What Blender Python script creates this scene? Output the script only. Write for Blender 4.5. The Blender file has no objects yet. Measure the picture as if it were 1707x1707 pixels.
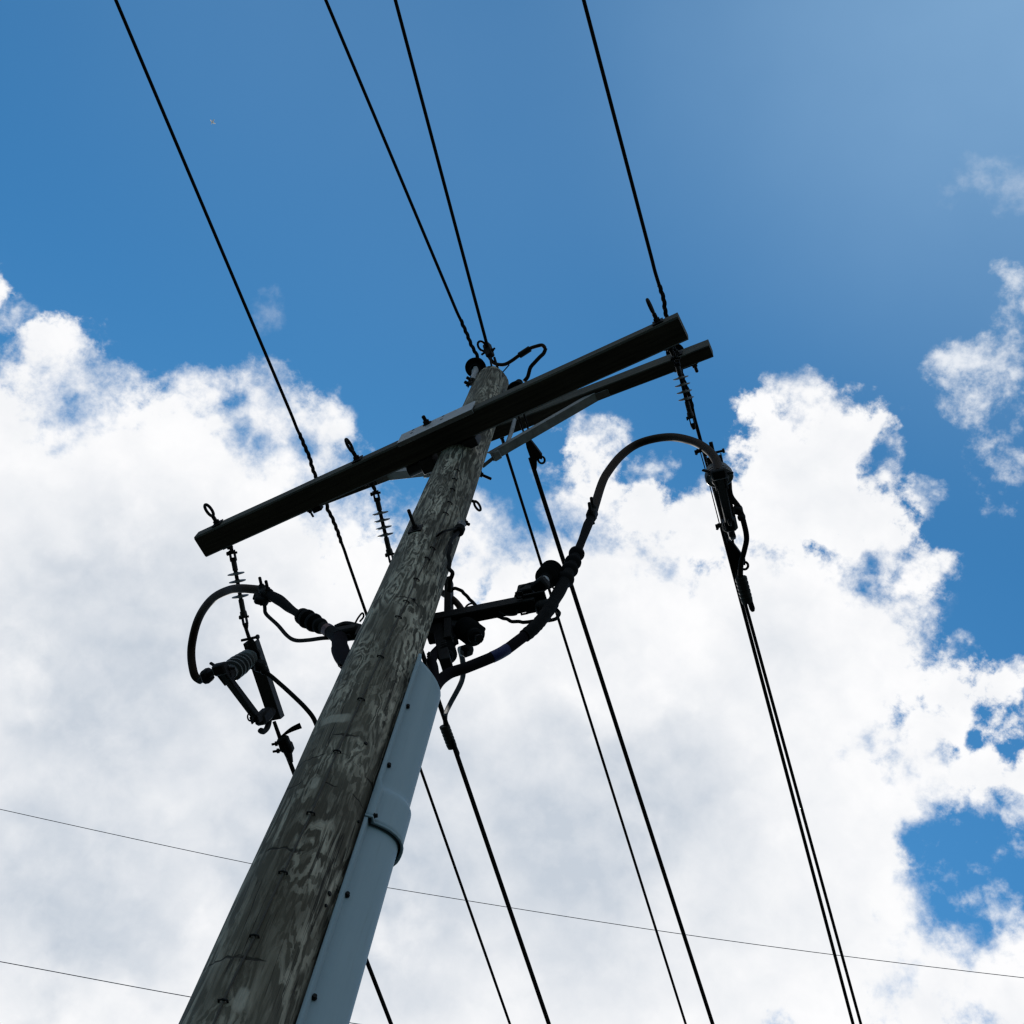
import bpy, bmesh, math, random
from mathutils import Vector, Matrix, noise as mn

random.seed(7)
SC = bpy.context.scene
COL = SC.collection
R = math.radians

# ------------------------------------------------------------------ camera
PITCH, ROLL = R(65.8933), R(14.7235)
FPX, HALF, EYE = 2120.0, 853.5, 1.6             # focal length and half width in photo pixels, eye height in metres
_f = Vector((0, math.cos(PITCH), math.sin(PITCH)))
_r0 = Vector((1, 0, 0))
_u0 = _r0.cross(_f)
_c, _s = math.cos(ROLL), math.sin(ROLL)
CR, CU, CF = _c * _r0 + _s * _u0, -_s * _r0 + _c * _u0, _f
EYEP = Vector((0, 0, EYE))

cam = bpy.data.cameras.new("camera")
cam.sensor_width = 36
cam.lens = FPX / (2 * HALF) * 36
cam.clip_start, cam.clip_end = 0.05, 20000
camo = bpy.data.objects.new("camera", cam)
COL.objects.link(camo)
camo.matrix_world = Matrix((
    (CR.x, CU.x, -CF.x, 0), (CR.y, CU.y, -CF.y, 0), (CR.z, CU.z, -CF.z, EYE), (0, 0, 0, 1)))
SC.camera = camo


def ray(px, py):
    return (CR * ((px - HALF) / FPX) + CU * (-(py - HALF) / FPX) + CF).normalized()


# ------------------------------------------------------------------ light
SUN_AZ, SUN_EL = R(97), R(46)                   # azimuth measured from +X towards +Y
sunv = Vector((math.cos(SUN_AZ) * math.cos(SUN_EL), math.sin(SUN_AZ) * math.cos(SUN_EL), math.sin(SUN_EL)))
sl = bpy.data.lights.new("sun", 'SUN')
sl.energy, sl.angle, sl.color = 2.2, R(0.5), (1.0, 0.96, 0.9)
so = bpy.data.objects.new("sun", sl)
COL.objects.link(so)
so.rotation_euler = sunv.to_track_quat('Z', 'Y').to_euler()
so.location = (0, 0, 30)

SC.view_settings.view_transform = 'Standard'
SC.view_settings.look = 'None'
SC.view_settings.exposure = 0
SC.view_settings.gamma = 1

# ------------------------------------------------------------------ world: sky with a bank of cumulus
W = bpy.data.worlds.new("World")
SC.world = W
W.use_nodes = True
nt = W.node_tree
nt.nodes.clear()


class NG:
    """small helper to write node graphs"""
    def __init__(s, nt): s.nt = nt

    def n(s, typ, **kw):
        o = s.nt.nodes.new(typ)
        for k, v in kw.items(): setattr(o, k, v)
        return o

    def put(s, sock, v):
        if isinstance(v, bpy.types.NodeSocket): s.nt.links.new(v, sock)
        elif v is not None:
            try: sock.default_value = v
            except Exception: sock.default_value = (v, v, v)

    def m(s, op, a, b=None, c=None, clamp=False):
        o = s.n('ShaderNodeMath', operation=op, use_clamp=clamp)
        for i, v in enumerate((a, b, c)):
            if v is not None: s.put(o.inputs[i], v)
        return o.outputs[0]

    def vm(s, op, a, b=None, scale=None):
        o = s.n('ShaderNodeVectorMath', operation=op)
        s.put(o.inputs[0], a)
        if b is not None: s.put(o.inputs[1], b)
        if scale is not None: s.put(o.inputs['Scale'], scale)
        return o.outputs['Value'] if op in ('DOT_PRODUCT', 'LENGTH', 'DISTANCE') else o.outputs[0]

    def noise(s, vec, scale, detail=4, rough=0.5, dist=0.0, out='Fac', lac=2.0):
        o = s.n('ShaderNodeTexNoise')
        s.put(o.inputs['Vector'], vec)
        for k, v in (('Scale', scale), ('Detail', detail), ('Roughness', rough), ('Distortion', dist), ('Lacunarity', lac)):
            s.put(o.inputs[k], v)
        return o.outputs[out]

    def smooth(s, v, lo, hi, a=0.0, b=1.0):
        o = s.n('ShaderNodeMapRange', interpolation_type='SMOOTHSTEP')
        for i, x in enumerate((v, lo, hi, a, b)): s.put(o.inputs[i], x)
        return o.outputs[0]

    def lin(s, v, lo, hi, a=0.0, b=1.0):
        o = s.n('ShaderNodeMapRange')
        for i, x in enumerate((v, lo, hi, a, b)): s.put(o.inputs[i], x)
        return o.outputs[0]

    def mix(s, f, a, b, mode='MIX'):
        o = s.n('ShaderNodeMix', data_type='RGBA', blend_type=mode)
        s.put(o.inputs[0], f)
        for i, v in ((6, a), (7, b)):
            if isinstance(v, tuple) and len(v) == 3: v = (*v, 1)
            s.put(o.inputs[i], v)
        return o.outputs[2]

    def ramp(s, f, stops, interp='LINEAR'):
        o = s.n('ShaderNodeValToRGB')
        o.color_ramp.interpolation = interp
        while len(o.color_ramp.elements) < len(stops): o.color_ramp.elements.new(0.5)
        for e, (p, c) in zip(o.color_ramp.elements, stops):
            e.position = p
            e.color = (*c, 1) if len(c) == 3 else c
        s.put(o.inputs[0], f)
        return o.outputs[0]


g = NG(nt)
tc = g.n('ShaderNodeTexCoord')
D = g.vm('NORMALIZE', tc.outputs['Generated'])
sky = g.n('ShaderNodeTexSky', sky_type='NISHITA')
sky.sun_disc = False
sky.sun_elevation = SUN_EL
sky.sun_rotation = R(90) - SUN_AZ               # Nishita: rotation 0 is +Y, clockwise from above
sky.air_density, sky.dust_density, sky.ozone_density = 1.0, 0.15, 2.2
SKY = 0.1
skyc = g.mix(1.0, sky.outputs[0], (0.43, 1.15, 1.40), 'MULTIPLY')

# cumulus bank: angular discs (direction, radius) merged, then torn by fractal noise
CLOUD = [(-60, 725, 135), (55, 650, 72), (95, 590, 58), (135, 650, 45), (-12, 470, 26), (200, 705, 80), (290, 715, 88),
         (400, 690, 82), (470, 715, 62), (525, 715, 46), (545, 700, 26), (480, 800, 95), (560, 880, 86), (600, 965, 90),
         (200, 1100, 430), (100, 1500, 420), (600, 1400, 450), (1000, 1400, 430), (1000, 1120, 240), (1300, 1120, 225),
         (1300, 1500, 240), (1350, 1290, 170), (795, 895, 68), (745, 930, 85), (860, 955, 68), (930, 965, 84),
         (935, 775, 32), (958, 745, 34), (1000, 735, 25), (985, 790, 46), (958, 850, 52), (1020, 862, 56), (1070, 870, 58),
         (1120, 915, 84), (1165, 885, 68), (1205, 850, 60), (1262, 748, 44), (1275, 706, 50), (1320, 714, 60), (1340, 750, 95), (1425, 760, 80),
         (1390, 714, 84), (1452, 718, 50), (1340, 825, 130), (1240, 825, 62), (1455, 790, 55), (1440, 905, 88),
         (1500, 965, 75), (1545, 940, 42), (1480, 1045, 76), (1480, 1135, 90), (1535, 1125, 42), (1605, 1170, 76),
         (1665, 1140, 44), (1560, 1225, 110), (1690, 1255, 70), (1640, 1290, 66), (1720, 1310, 66), (1560, 1650, 105),
         (1690, 1655, 92), (1470, 1560, 80), (1440, 1420, 62), (1480, 1330, 80)]
HOLE = [(1640, 1190, 9), (1694, 1250, 15), (1675, 1332, 9), (1625, 1235, 8), (1452, 940, 9), (1578, 1255, 8),
        (385, 668, 15), (402, 716, 13), (458, 640, 8), (522, 692, 15), (507, 742, 13), (430, 742, 10), (1562, 1432, 50), (1532, 1400, 28), (1618, 1502, 46), (1662, 1530, 36), (1600, 1393, 22), (1692, 1465, 38), (1642, 1422, 24), (1580, 1500, 28), (1455, 775, 14), (1470, 760, 12), (690, 800, 30)]
WISP = [(1590, 612, 34), (1560, 625, 18), (1650, 600, 32), (1690, 560, 38), (1715, 510, 46), (1605, 668, 32), (1640, 685, 34),
        (1685, 690, 26), (1705, 630, 34), (1640, 740, 28), (1625, 785, 20), (1612, 808, 15), (1570, 670, 18), (1500, 750, 26), (1522, 815, 24),
        (1505, 700, 20), (1690, 770, 20), (1650, 850, 16), (1090, 782, 18), (1125, 762, 14), (1060, 800, 18), (1020, 715, 20),
        (1560, 1400, 24), (1600, 1385, 22), (1585, 1445, 26), (1628, 1448, 22), (1606, 1500, 17), (1572, 1482, 15), (1535, 1440, 14), (1650, 1400, 26), (1690, 1350, 26), (1672, 1490, 20), (1668, 1525, 16), (1700, 1400, 26), (1590, 1090, 26), (1560, 1100, 20),
        (20, 525, 22), (45, 520, 16), (505, 668, 24), (545, 665, 22), (565, 735, 20), (150, 560, 22), (610, 760, 20), 
        (1680, 450, 16), (1690, 480, 16), (1540, 840, 14), (1560, 818, 14)]


def blobfield(lst, vec):
    acc = None
    for (x, y, r) in lst:
        c = ray(x, y)
        ar = math.atan(r / FPX * (c.dot(CF)))
        d = g.vm('DOT_PRODUCT', vec, tuple(c))
        v = g.m('MULTIPLY_ADD', d, 1 / math.sin(ar), -math.cos(ar) / math.sin(ar))
        acc = v if acc is None else g.m('SMOOTH_MAX', acc, v, 0.012)
    return acc


warp = g.noise(D, 22, 3, 0.55, out='Color')
Dw = g.vm('NORMALIZE', g.vm('ADD', D, g.vm('SCALE', g.vm('SUBTRACT', warp, (0.5, 0.5, 0.5)), scale=0.016)))
nbig = g.noise(Dw, 20, 9, 0.62)
nfine = g.noise(D, 75, 7, 0.62)
Fm = blobfield(CLOUD, Dw)
Fh = blobfield(HOLE, Dw)
Fm = g.m('SMOOTH_MIN', Fm, g.m('MULTIPLY', Fh, -1.0), 0.018)
tear = g.m('ADD', g.m('MULTIPLY', g.m('SUBTRACT', nbig, 0.5), 0.085), g.m('MULTIPLY', g.m('SUBTRACT', nfine, 0.5), 0.036))
dens = g.m('ADD', Fm, tear)
# edges: crisp where the low-frequency noise says so, feathered elsewhere
feather = g.smooth(g.noise(D, 9, 2), 0.38, 0.62, 0.009, 0.026)
cov = g.smooth(dens, g.m('MULTIPLY', feather, -0.55), feather)
Fw = blobfield(WISP, Dw)
wdens = g.m('ADD', Fw, g.m('ADD', g.m('MULTIPLY', g.m('SUBTRACT', nbig, 0.505), 0.12), g.m('MULTIPLY', g.m('SUBTRACT', nfine, 0.5), 0.05)))
wcov = g.m('MULTIPLY', g.smooth(wdens, -0.008, 0.03), 0.85)
# barely condensed scraps
Ft = blobfield([(1640, 300, 26), (1692, 322, 28), (1605, 312, 16), (437, 527, 13), (447, 495, 10), (1575, 1000, 16)], Dw)
tdens = g.m('ADD', Ft, g.m('ADD', g.m('MULTIPLY', g.m('SUBTRACT', nbig, 0.5), 0.10), g.m('MULTIPLY', g.m('SUBTRACT', nfine, 0.5), 0.05)))
wcov = g.m('MAXIMUM', wcov, g.m('MULTIPLY', g.smooth(tdens, -0.010, 0.040), 0.34))
# thin high veil, thicker to the upper right of the bank
veil = g.m('MULTIPLY', g.m('POWER', g.lin(g.vm('DOT_PRODUCT', D, tuple(ray(1850, -60))), 0.91, 1.0), 2.1), 0.34)
veil2 = g.m('MULTIPLY', g.smooth(g.vm('DOT_PRODUCT', D, tuple(ray(950, -500))), 0.86, 1.0), 0.09)
veil = g.m('MULTIPLY', g.m('ADD', veil, veil2), g.lin(g.noise(D, 7, 5, 0.5), 0.3, 0.7, 0.9, 1.08))
# unseen broken cumulus added behind and beside the camera to whiten the pole's light
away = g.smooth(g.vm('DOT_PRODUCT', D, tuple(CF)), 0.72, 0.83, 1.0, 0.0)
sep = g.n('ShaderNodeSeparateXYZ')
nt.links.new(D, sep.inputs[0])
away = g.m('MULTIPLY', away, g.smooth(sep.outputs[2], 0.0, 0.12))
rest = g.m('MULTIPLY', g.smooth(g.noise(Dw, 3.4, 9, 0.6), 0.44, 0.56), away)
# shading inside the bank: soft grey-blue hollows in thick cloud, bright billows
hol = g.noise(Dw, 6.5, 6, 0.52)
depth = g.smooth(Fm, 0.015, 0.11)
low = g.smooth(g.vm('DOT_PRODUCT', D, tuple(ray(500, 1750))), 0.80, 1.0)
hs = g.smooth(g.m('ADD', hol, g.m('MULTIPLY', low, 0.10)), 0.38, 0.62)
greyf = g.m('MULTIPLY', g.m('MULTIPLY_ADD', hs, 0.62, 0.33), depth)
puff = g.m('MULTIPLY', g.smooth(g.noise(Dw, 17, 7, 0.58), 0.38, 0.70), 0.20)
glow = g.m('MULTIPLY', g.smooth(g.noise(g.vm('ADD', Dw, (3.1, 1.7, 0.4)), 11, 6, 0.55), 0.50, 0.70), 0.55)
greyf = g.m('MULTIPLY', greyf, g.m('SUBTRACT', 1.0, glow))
# billows: light painted into the cloud colour, upper sides brighter than lower ones
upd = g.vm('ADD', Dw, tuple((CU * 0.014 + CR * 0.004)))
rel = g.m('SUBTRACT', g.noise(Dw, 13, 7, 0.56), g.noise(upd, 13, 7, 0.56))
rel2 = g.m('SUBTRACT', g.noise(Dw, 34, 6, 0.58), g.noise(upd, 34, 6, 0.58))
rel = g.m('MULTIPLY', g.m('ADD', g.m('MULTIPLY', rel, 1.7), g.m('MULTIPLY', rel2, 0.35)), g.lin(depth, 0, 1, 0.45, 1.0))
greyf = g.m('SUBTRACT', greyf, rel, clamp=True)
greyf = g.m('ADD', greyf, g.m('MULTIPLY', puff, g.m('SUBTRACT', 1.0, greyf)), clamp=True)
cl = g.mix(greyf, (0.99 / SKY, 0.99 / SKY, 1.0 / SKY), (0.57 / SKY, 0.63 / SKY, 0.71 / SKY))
veilc = (0.47 / SKY, 0.74 / SKY, 1.02 / SKY)
col = g.mix(veil, skyc, veilc)
col = g.mix(wcov, col, (0.93 / SKY, 0.95 / SKY, 0.98 / SKY))
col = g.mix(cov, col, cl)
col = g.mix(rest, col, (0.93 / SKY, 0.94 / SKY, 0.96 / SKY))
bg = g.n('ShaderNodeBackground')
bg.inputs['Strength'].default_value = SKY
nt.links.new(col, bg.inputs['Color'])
wo = g.n('ShaderNodeOutputWorld')
nt.links.new(bg.outputs[0], wo.inputs[0])

SC.render.engine = 'CYCLES'
SC.cycles.use_denoising = True
SC.cycles.max_bounces = 6
SC.cycles.filter_width = 1.4


# ------------------------------------------------------------------ materials
def mat(name, col, rough=0.6, metal=0.0, var=0.25, scale=30.0, bump=0.0, stretch=None, spec=0.5):
    m = bpy.data.materials.new(name)
    m.use_nodes = True
    t = m.node_tree
    b = t.nodes['Principled BSDF']
    q = NG(t)
    co = q.n('ShaderNodeTexCoord').outputs['Object']
    if stretch: co = q.vm('MULTIPLY', co, stretch)
    n = q.noise(co, scale, 5, 0.6)
    k = q.lin(n, 0.3, 0.7, 1 - var, 1 + var)
    c = q.vm('SCALE', col, scale=k)
    t.links.new(c, b.inputs['Base Color'])
    t.links.new(q.lin(n, 0.3, 0.7, rough - 0.08, min(1, rough + 0.1)), b.inputs['Roughness'])
    b.inputs['Metallic'].default_value = metal
    b.inputs['Specular IOR Level'].default_value = spec
    if bump:
        bp = q.n('ShaderNodeBump')
        bp.inputs['Strength'].default_value = bump
        bp.inputs['Distance'].default_value = 0.004
        t.links.new(n, bp.inputs['Height'])
        t.links.new(bp.outputs[0], b.inputs['Normal'])
    return m


M = dict(
    steel=mat('weathered_steel', (0.035, 0.034, 0.034), 0.65, 0.2, 0.3, 40, spec=0.25),
    galv=mat('galvanised_steel', (0.25, 0.26, 0.27), 0.6, 0.2, 0.25, 18, 0.1, spec=0.3),
    dark=mat('dark_iron', (0.013, 0.012, 0.012), 0.7, 0.0, 0.3, 40, spec=0.1),
    rubber=mat('black_polymer', (0.007, 0.007, 0.0075), 0.75, 0, 0.3, 25, spec=0.04),
    jacket=mat('cable_jacket', (0.010, 0.008, 0.010), 0.85, 0, 0.25, 12, 0.05, spec=0.03),
    tube=mat('brown_covered_lead', (0.032, 0.021, 0.015), 0.65, 0, 0.3, 9, 0.05, spec=0.05),
    wire=mat('stranded_conductor', (0.010, 0.010, 0.010), 0.8, 0.0, 0.2, 60, spec=0.06),
    farwire=mat('thin_far_wire', (0.12, 0.12, 0.14), 0.6, 0.2, 0.1, 20),
    grey=mat('grey_porcelain', (0.075, 0.078, 0.082), 0.35, 0, 0.2, 14, spec=0.4),
    pvc=mat('grey_plastic_guard', (0.210, 0.290, 0.335), 0.55, 0, 0.06, 3.0, 0.03, spec=0.25),
    armwood_old=mat('weathered_arm_wood', (0.074, 0.070, 0.056), 0.85, 0, 0.4, 26, 0.4, (1, 1, 1), spec=0.15),
    shed=mat('grey_polymer_sheds', (0.10, 0.105, 0.10), 0.5, 0, 0.15, 20, spec=0.25),
    oldwire=mat('tarnished_wire', (0.040, 0.037, 0.030), 0.7, 0, 0.3, 40, spec=0.2),
    bracegalv=mat('dull_galvanised_steel', (0.17, 0.175, 0.175), 0.65, 0.1, 0.3, 22, 0.1, spec=0.25),
    tape=mat('blue_tape', (0.008, 0.012, 0.070), 0.5, 0, 0.1, 20, spec=0.2),
    redtape=mat('red_tape', (0.050, 0.008, 0.007), 0.5, 0, 0.1, 20, spec=0.2),
)

def streaky(name, c0, c1, vec_scale, scale, rough, spec, bump=0.0, axis=None, dirt=None):
    m = bpy.data.materials.new(name)
    m.use_nodes = True
    t = m.node_tree
    b = t.nodes['Principled BSDF']
    q = NG(t)
    co = q.n('ShaderNodeTexCoord').outputs['Object']
    if axis is not None:
        along_ = q.vm('DOT_PRODUCT', co, tuple(axis))
        co2 = q.vm('SUBTRACT', co, q.vm('SCALE', tuple(axis), scale=q.m('MULTIPLY', along_, 1 - vec_scale)))
    else:
        co2 = q.vm('MULTIPLY', co, (1, 1, vec_scale))
    n = q.noise(co2, scale, 6, 0.65)
    n2 = q.noise(co, 4.0, 4, 0.6)
    k = q.m('ADD', q.m('MULTIPLY', q.lin(n, 0.3, 0.7), 0.7), q.m('MULTIPLY', q.lin(n2, 0.3, 0.7), 0.3))
    c = q.mix(k, c0, c1)
    if dirt:
        d = q.smooth(q.noise(co2, scale * 2.3, 5, 0.7), 0.55, 0.75, 0, 0.6)
        c = q.mix(d, c, dirt)
    t.links.new(c, b.inputs['Base Color'])
    b.inputs['Roughness'].default_value = rough
    b.inputs['Specular IOR Level'].default_value = spec
    if bump:
        bp = q.n('ShaderNodeBump')
        bp.inputs['Strength'].default_value = bump
        bp.inputs['Distance'].default_value = 0.003
        t.links.new(n, bp.inputs['Height'])
        t.links.new(bp.outputs[0], b.inputs['Normal'])
    return m


M['pvc'] = streaky('grey_plastic_guard', (0.190, 0.258, 0.290), (0.232, 0.302, 0.336), 0.05, 16, 0.55, 0.25, 0.02, None, (0.170, 0.215, 0.225))
_a = Vector((math.cos(R(-40.5)), math.sin(R(-40.5)), 0))
M['armwood'] = streaky('weathered_arm_wood', (0.016, 0.015, 0.012), (0.088, 0.083, 0.066), 0.045, 42, 0.85, 0.15, 0.5, _a, (0.012, 0.011, 0.009))

# ------------------------------------------------------------------ frames of the structure
P0 = Vector((-0.3637, 2.8579, 0))               # pole axis at the ground
TOPZ, RTOP, TAPER = 10.218, 0.12, 0.006513


def prad(z): return RTOP + TAPER * (TOPZ - z)
def U(deg): return Vector((math.cos(R(deg)), math.sin(R(deg)), 0))


AX, AN = U(-40.5), U(49.5)                       # lower arm: along (to the right), across (away)
BX, BN = U(-37.2), U(52.8)                       # upper arm
ZUP = Vector((0, 0, 1))


def at(px, py, z):
    """point at height z on the line of sight through a photo pixel"""
    d = ray(px, py)
    return EYEP + d * ((z - EYE) / d.z)


def at_v(px, py, o, deg):
    """point on the vertical plane through o along azimuth deg"""
    n = Vector((-math.sin(R(deg)), math.cos(R(deg)), 0))
    d = ray(px, py)
    return EYEP + d * ((Vector(o) - EYEP).dot(n) / d.dot(n))


def on_pole(px, py, out=0.0):
    d = ray(px, py)
    r0 = prad(EYE) + out
    a = d.x ** 2 + d.y ** 2 - (TAPER * d.z) ** 2
    b = -2 * (d.x * P0.x + d.y * P0.y) + 2 * r0 * TAPER * d.z
    c = P0.x ** 2 + P0.y ** 2 - r0 ** 2
    q = max(0, b * b - 4 * a * c)
    return EYEP + d * ((-b - math.sqrt(q)) / (2 * a))


def on_pole_z(az, z, out=0.0):
    return P0 + U(az) * (prad(z) + out) + ZUP * z


def mpp(p):
    """metres per photo pixel at p"""
    return (Vector(p) - EYEP).length / FPX


def spline(pts, n=8):
    pts = [Vector(p) for p in pts]
    if len(pts) < 3: return pts
    e = [2 * pts[0] - pts[1]] + pts + [2 * pts[-1] - pts[-2]]
    out = []
    for i in range(1, len(e) - 2):
        p0, p1, p2, p3 = e[i - 1:i + 3]
        for k in range(n):
            t = k / n
            out.append(0.5 * ((2 * p1) + (p2 - p0) * t + (2 * p0 - 5 * p1 + 4 * p2 - p3) * t * t + (3 * p1 - p0 - 3 * p2 + p3) * t ** 3))
    out.append(pts[-1])
    return out


# ------------------------------------------------------------------ mesh building
class MB:
    def __init__(s): s.v, s.f = [], []

    def add(s, vs, fs):
        o = len(s.v)
        s.v += [Vector(v) for v in vs]
        s.f += [[i + o for i in f] for f in fs]
        return s

    def tube(s, pts, r, seg=10, cap=True):
        pts = [Vector(p) for p in pts]
        n = len(pts)
        rs = r if isinstance(r, (list, tuple)) else [r] * n
        vs, fs = [], []
        t = (pts[1] - pts[0]).normalized()
        x = t.orthogonal().normalized()
        for i in range(n):
            a, b = pts[max(0, i - 1)], pts[min(n - 1, i + 1)]
            if (b - a).length > 1e-9: t = (b - a).normalized()
            x = (x - t * x.dot(t)).normalized()
            y = t.cross(x)
            for k in range(seg):
                th = 2 * math.pi * k / seg
                vs.append(pts[i] + (x * math.cos(th) + y * math.sin(th)) * rs[i])
        for i in range(n - 1):
            for k in range(seg):
                k2 = (k + 1) % seg
                fs.append([i * seg + k, i * seg + k2, (i + 1) * seg + k2, (i + 1) * seg + k])
        if cap:
            fs.append(list(range(seg))[::-1])
            fs.append([(n - 1) * seg + k for k in range(seg)])
        return s.add(vs, fs)

    def lathe(s, p0, ax, prof, seg=20):
        """profile of (distance along axis, radius)"""
        ax = Vector(ax).normalized()
        x = ax.orthogonal().normalized()
        y = ax.cross(x)
        p0 = Vector(p0)
        vs, fs = [], []
        for (t, r) in prof:
            for k in range(seg):
                th = 2 * math.pi * k / seg
                vs.append(p0 + ax * t + (x * math.cos(th) + y * math.sin(th)) * max(r, 1e-4))
        n = len(prof)
        for i in range(n - 1):
            for k in range(seg):
                k2 = (k + 1) % seg
                fs.append([i * seg + k, i * seg + k2, (i + 1) * seg + k2, (i + 1) * seg + k])
        fs.append(list(range(seg))[::-1])
        fs.append([(n - 1) * seg + k for k in range(seg)])
        return s.add(vs, fs)

    def box(s, c, x, y, z, dx, dy, dz, bev=0.0, seg=1):
        """box centred at c; x,y,z unit axes; full sizes"""
        bm = bmesh.new()
        bmesh.ops.create_cube(bm, size=1)
        for v in bm.verts: v.co = Vector((v.co.x * dx, v.co.y * dy, v.co.z * dz))
        if bev: bmesh.ops.bevel(bm, geom=list(bm.edges), offset=bev, segments=seg, affect='EDGES')
        bm.verts.index_update()
        c, x, y, z = Vector(c), Vector(x), Vector(y), Vector(z)
        vs = [c + x * v.co.x + y * v.co.y + z * v.co.z for v in bm.verts]
        fs = [[v.index for v in f.verts] for f in bm.faces]
        bm.free()
        return s.add(vs, fs)

    def bar(s, p, q, up, w, h, bev=0.002):
        """rectangular bar from p to q; w across, h along up"""
        p, q = Vector(p), Vector(q)
        x = (q - p).normalized()
        y = Vector(up).cross(x).normalized()
        z = x.cross(y)
        return s.box((p + q) / 2, x, y, z, (q - p).length, w, h, bev)

    def ring(s, c, n, rad, r, stretch=None, k=1.0, seg=20, t=8):
        """torus, optionally stretched by k along the unit vector stretch"""
        c, n = Vector(c), Vector(n).normalized()
        x = Vector(stretch) if stretch is not None else n.orthogonal()
        x = (x - n * x.dot(n)).normalized()
        y = n.cross(x)
        pts = [c + x * math.cos(2 * math.pi * i / seg) * rad * k + y * math.sin(2 * math.pi * i / seg) * rad for i in range(seg)]
        vs, fs = [], []
        for i in range(seg):
            d = (pts[(i + 1) % seg] - pts[i - 1]).normalized()
            o = d.cross(n)
            for j in range(t):
                a = 2 * math.pi * j / t
                vs.append(pts[i] + (o * math.cos(a) + n * math.sin(a)) * r)
        for i in range(seg):
            for j in range(t):
                fs.append([i * t + j, i * t + (j + 1) % t, ((i + 1) % seg) * t + (j + 1) % t, ((i + 1) % seg) * t + j])
        return s.add(vs, fs)

    def prism(s, poly, thick):
        """polygon of 3D points extruded by the vector thick"""
        n = len(poly)
        vs = [Vector(p) for p in poly] + [Vector(p) + Vector(thick) for p in poly]
        fs = [list(range(n))[::-1], [n + i for i in range(n)]]
        fs += [[i, (i + 1) % n, n + (i + 1) % n, n + i] for i in range(n)]
        return s.add(vs, fs)

    def bolt(s, p, d, length, r, head=None):
        """shank from p along d with a hexagonal nut and washer at its foot"""
        d = Vector(d).normalized()
        s.lathe(p, d, [(0, r * 2.4), (0.004, r * 2.4), (0.0041, r)], 14)
        s.lathe(Vector(p) + d * 0.004, d, [(0, r * 1.7), (0.75 * r * 2, r * 1.7)], 6)
        s.lathe(p, d, [(0, r), (length, r), (length + r * 0.4, r * 0.6)], 10)
        return s

    def helix(s, pts, R_, r, turns, ph=0, seg=6, per=10):
        """strand wound round a polyline"""
        pts = [Vector(p) for p in pts]
        L = [0]
        for a, b in zip(pts, pts[1:]): L.append(L[-1] + (b - a).length)
        n = int(turns * per)
        out = []
        x = (pts[1] - pts[0]).orthogonal().normalized()
        for i in range(n + 1):
            d = L[-1] * i / n
            k = max(j for j in range(len(L)) if L[j] <= d + 1e-9)
            k = min(k, len(pts) - 2)
            t = (pts[k + 1] - pts[k]).normalized()
            p = pts[k] + t * (d - L[k])
            x = (x - t * x.dot(t)).normalized()
            y = t.cross(x)
            a = ph + 2 * math.pi * turns * i / n
            out.append(p + (x * math.cos(a) + y * math.sin(a)) * R_)
        return s.tube(out, r, seg)


def world_loc(o):
    p = Vector((0, 0, 0))
    while o is not None:
        p += Vector(o.location)
        o = o.parent
    return p


def obj(name, mb, material, parent=None, origin=None, sharp=40, **props):
    me = bpy.data.meshes.new(name)
    o = bpy.data.objects.new(name, me)
    if parent is None:
        loc = Vector(origin) if origin is not None else mb.v[0].copy()
        o.location = loc
    else:
        o.parent = parent
        loc = world_loc(parent)
    me.from_pydata([tuple(v - loc) for v in mb.v], [], mb.f)
    bm = bmesh.new()
    bm.from_mesh(me)
    bmesh.ops.recalc_face_normals(bm, faces=bm.faces)
    bm.to_mesh(me)
    bm.free()
    me.polygons.foreach_set('use_smooth', [True] * len(me.polygons))
    me.set_sharp_from_angle(angle=R(sharp))
    me.materials.append(M[material] if isinstance(material, str) else material)
    COL.objects.link(o)
    for k, v in props.items(): o[k] = v
    return o


def thing(name, loc, label, cat, group=None):
    o = bpy.data.objects.new(name, None)
    o.empty_display_size = 0.05
    o.location = loc
    COL.objects.link(o)
    o['label'], o['category'] = label, cat
    if group: o['group'] = group
    return o


def single(name, mb, material, label, cat, group=None, origin=None):
    o = obj(name, mb, material, None, origin, label=label, category=cat)
    if group: o['group'] = group
    return o


def copy_tree(o, parent=None):
    c = o.copy()
    COL.objects.link(c)
    c.parent = parent
    for ch in [k for k in COL.objects if k.parent == o]: copy_tree(ch, c)
    return c


def pose(o, loc, x, zhint=ZUP):
    """put o at loc with local +X along x and local +Z as near zhint as can be"""
    x = Vector(x).normalized()
    y = Vector(zhint).cross(x).normalized()
    z = x.cross(y)
    o.location = loc
    o.rotation_mode = 'QUATERNION'
    o.rotation_quaternion = Matrix((x, y, z)).transposed().to_quaternion()


# ------------------------------------------------------------------ ground
def ground_mat():
    m = bpy.data.materials.new('grassy_ground')
    m.use_nodes = True
    t = m.node_tree
    q = NG(t)
    co = q.n('ShaderNodeTexCoord').outputs['Object']
    a = q.noise(co, 0.35, 6, 0.6)
    b = q.noise(co, 14, 6, 0.7)
    c = q.ramp(q.m('ADD', q.m('MULTIPLY', a, 0.6), q.m('MULTIPLY', b, 0.4)),
               [(0.35, (0.006, 0.009, 0.004)), (0.52, (0.011, 0.015, 0.007)), (0.68, (0.028, 0.025, 0.018))])
    t.links.new(c, t.nodes['Principled BSDF'].inputs['Base Color'])
    t.nodes['Principled BSDF'].inputs['Roughness'].default_value = 0.95
    bp = q.n('ShaderNodeBump')
    bp.inputs['Distance'].default_value = 0.05
    t.links.new(b, bp.inputs['Height'])
    t.links.new(bp.outputs[0], t.nodes['Principled BSDF'].inputs['Normal'])
    return m


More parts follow.
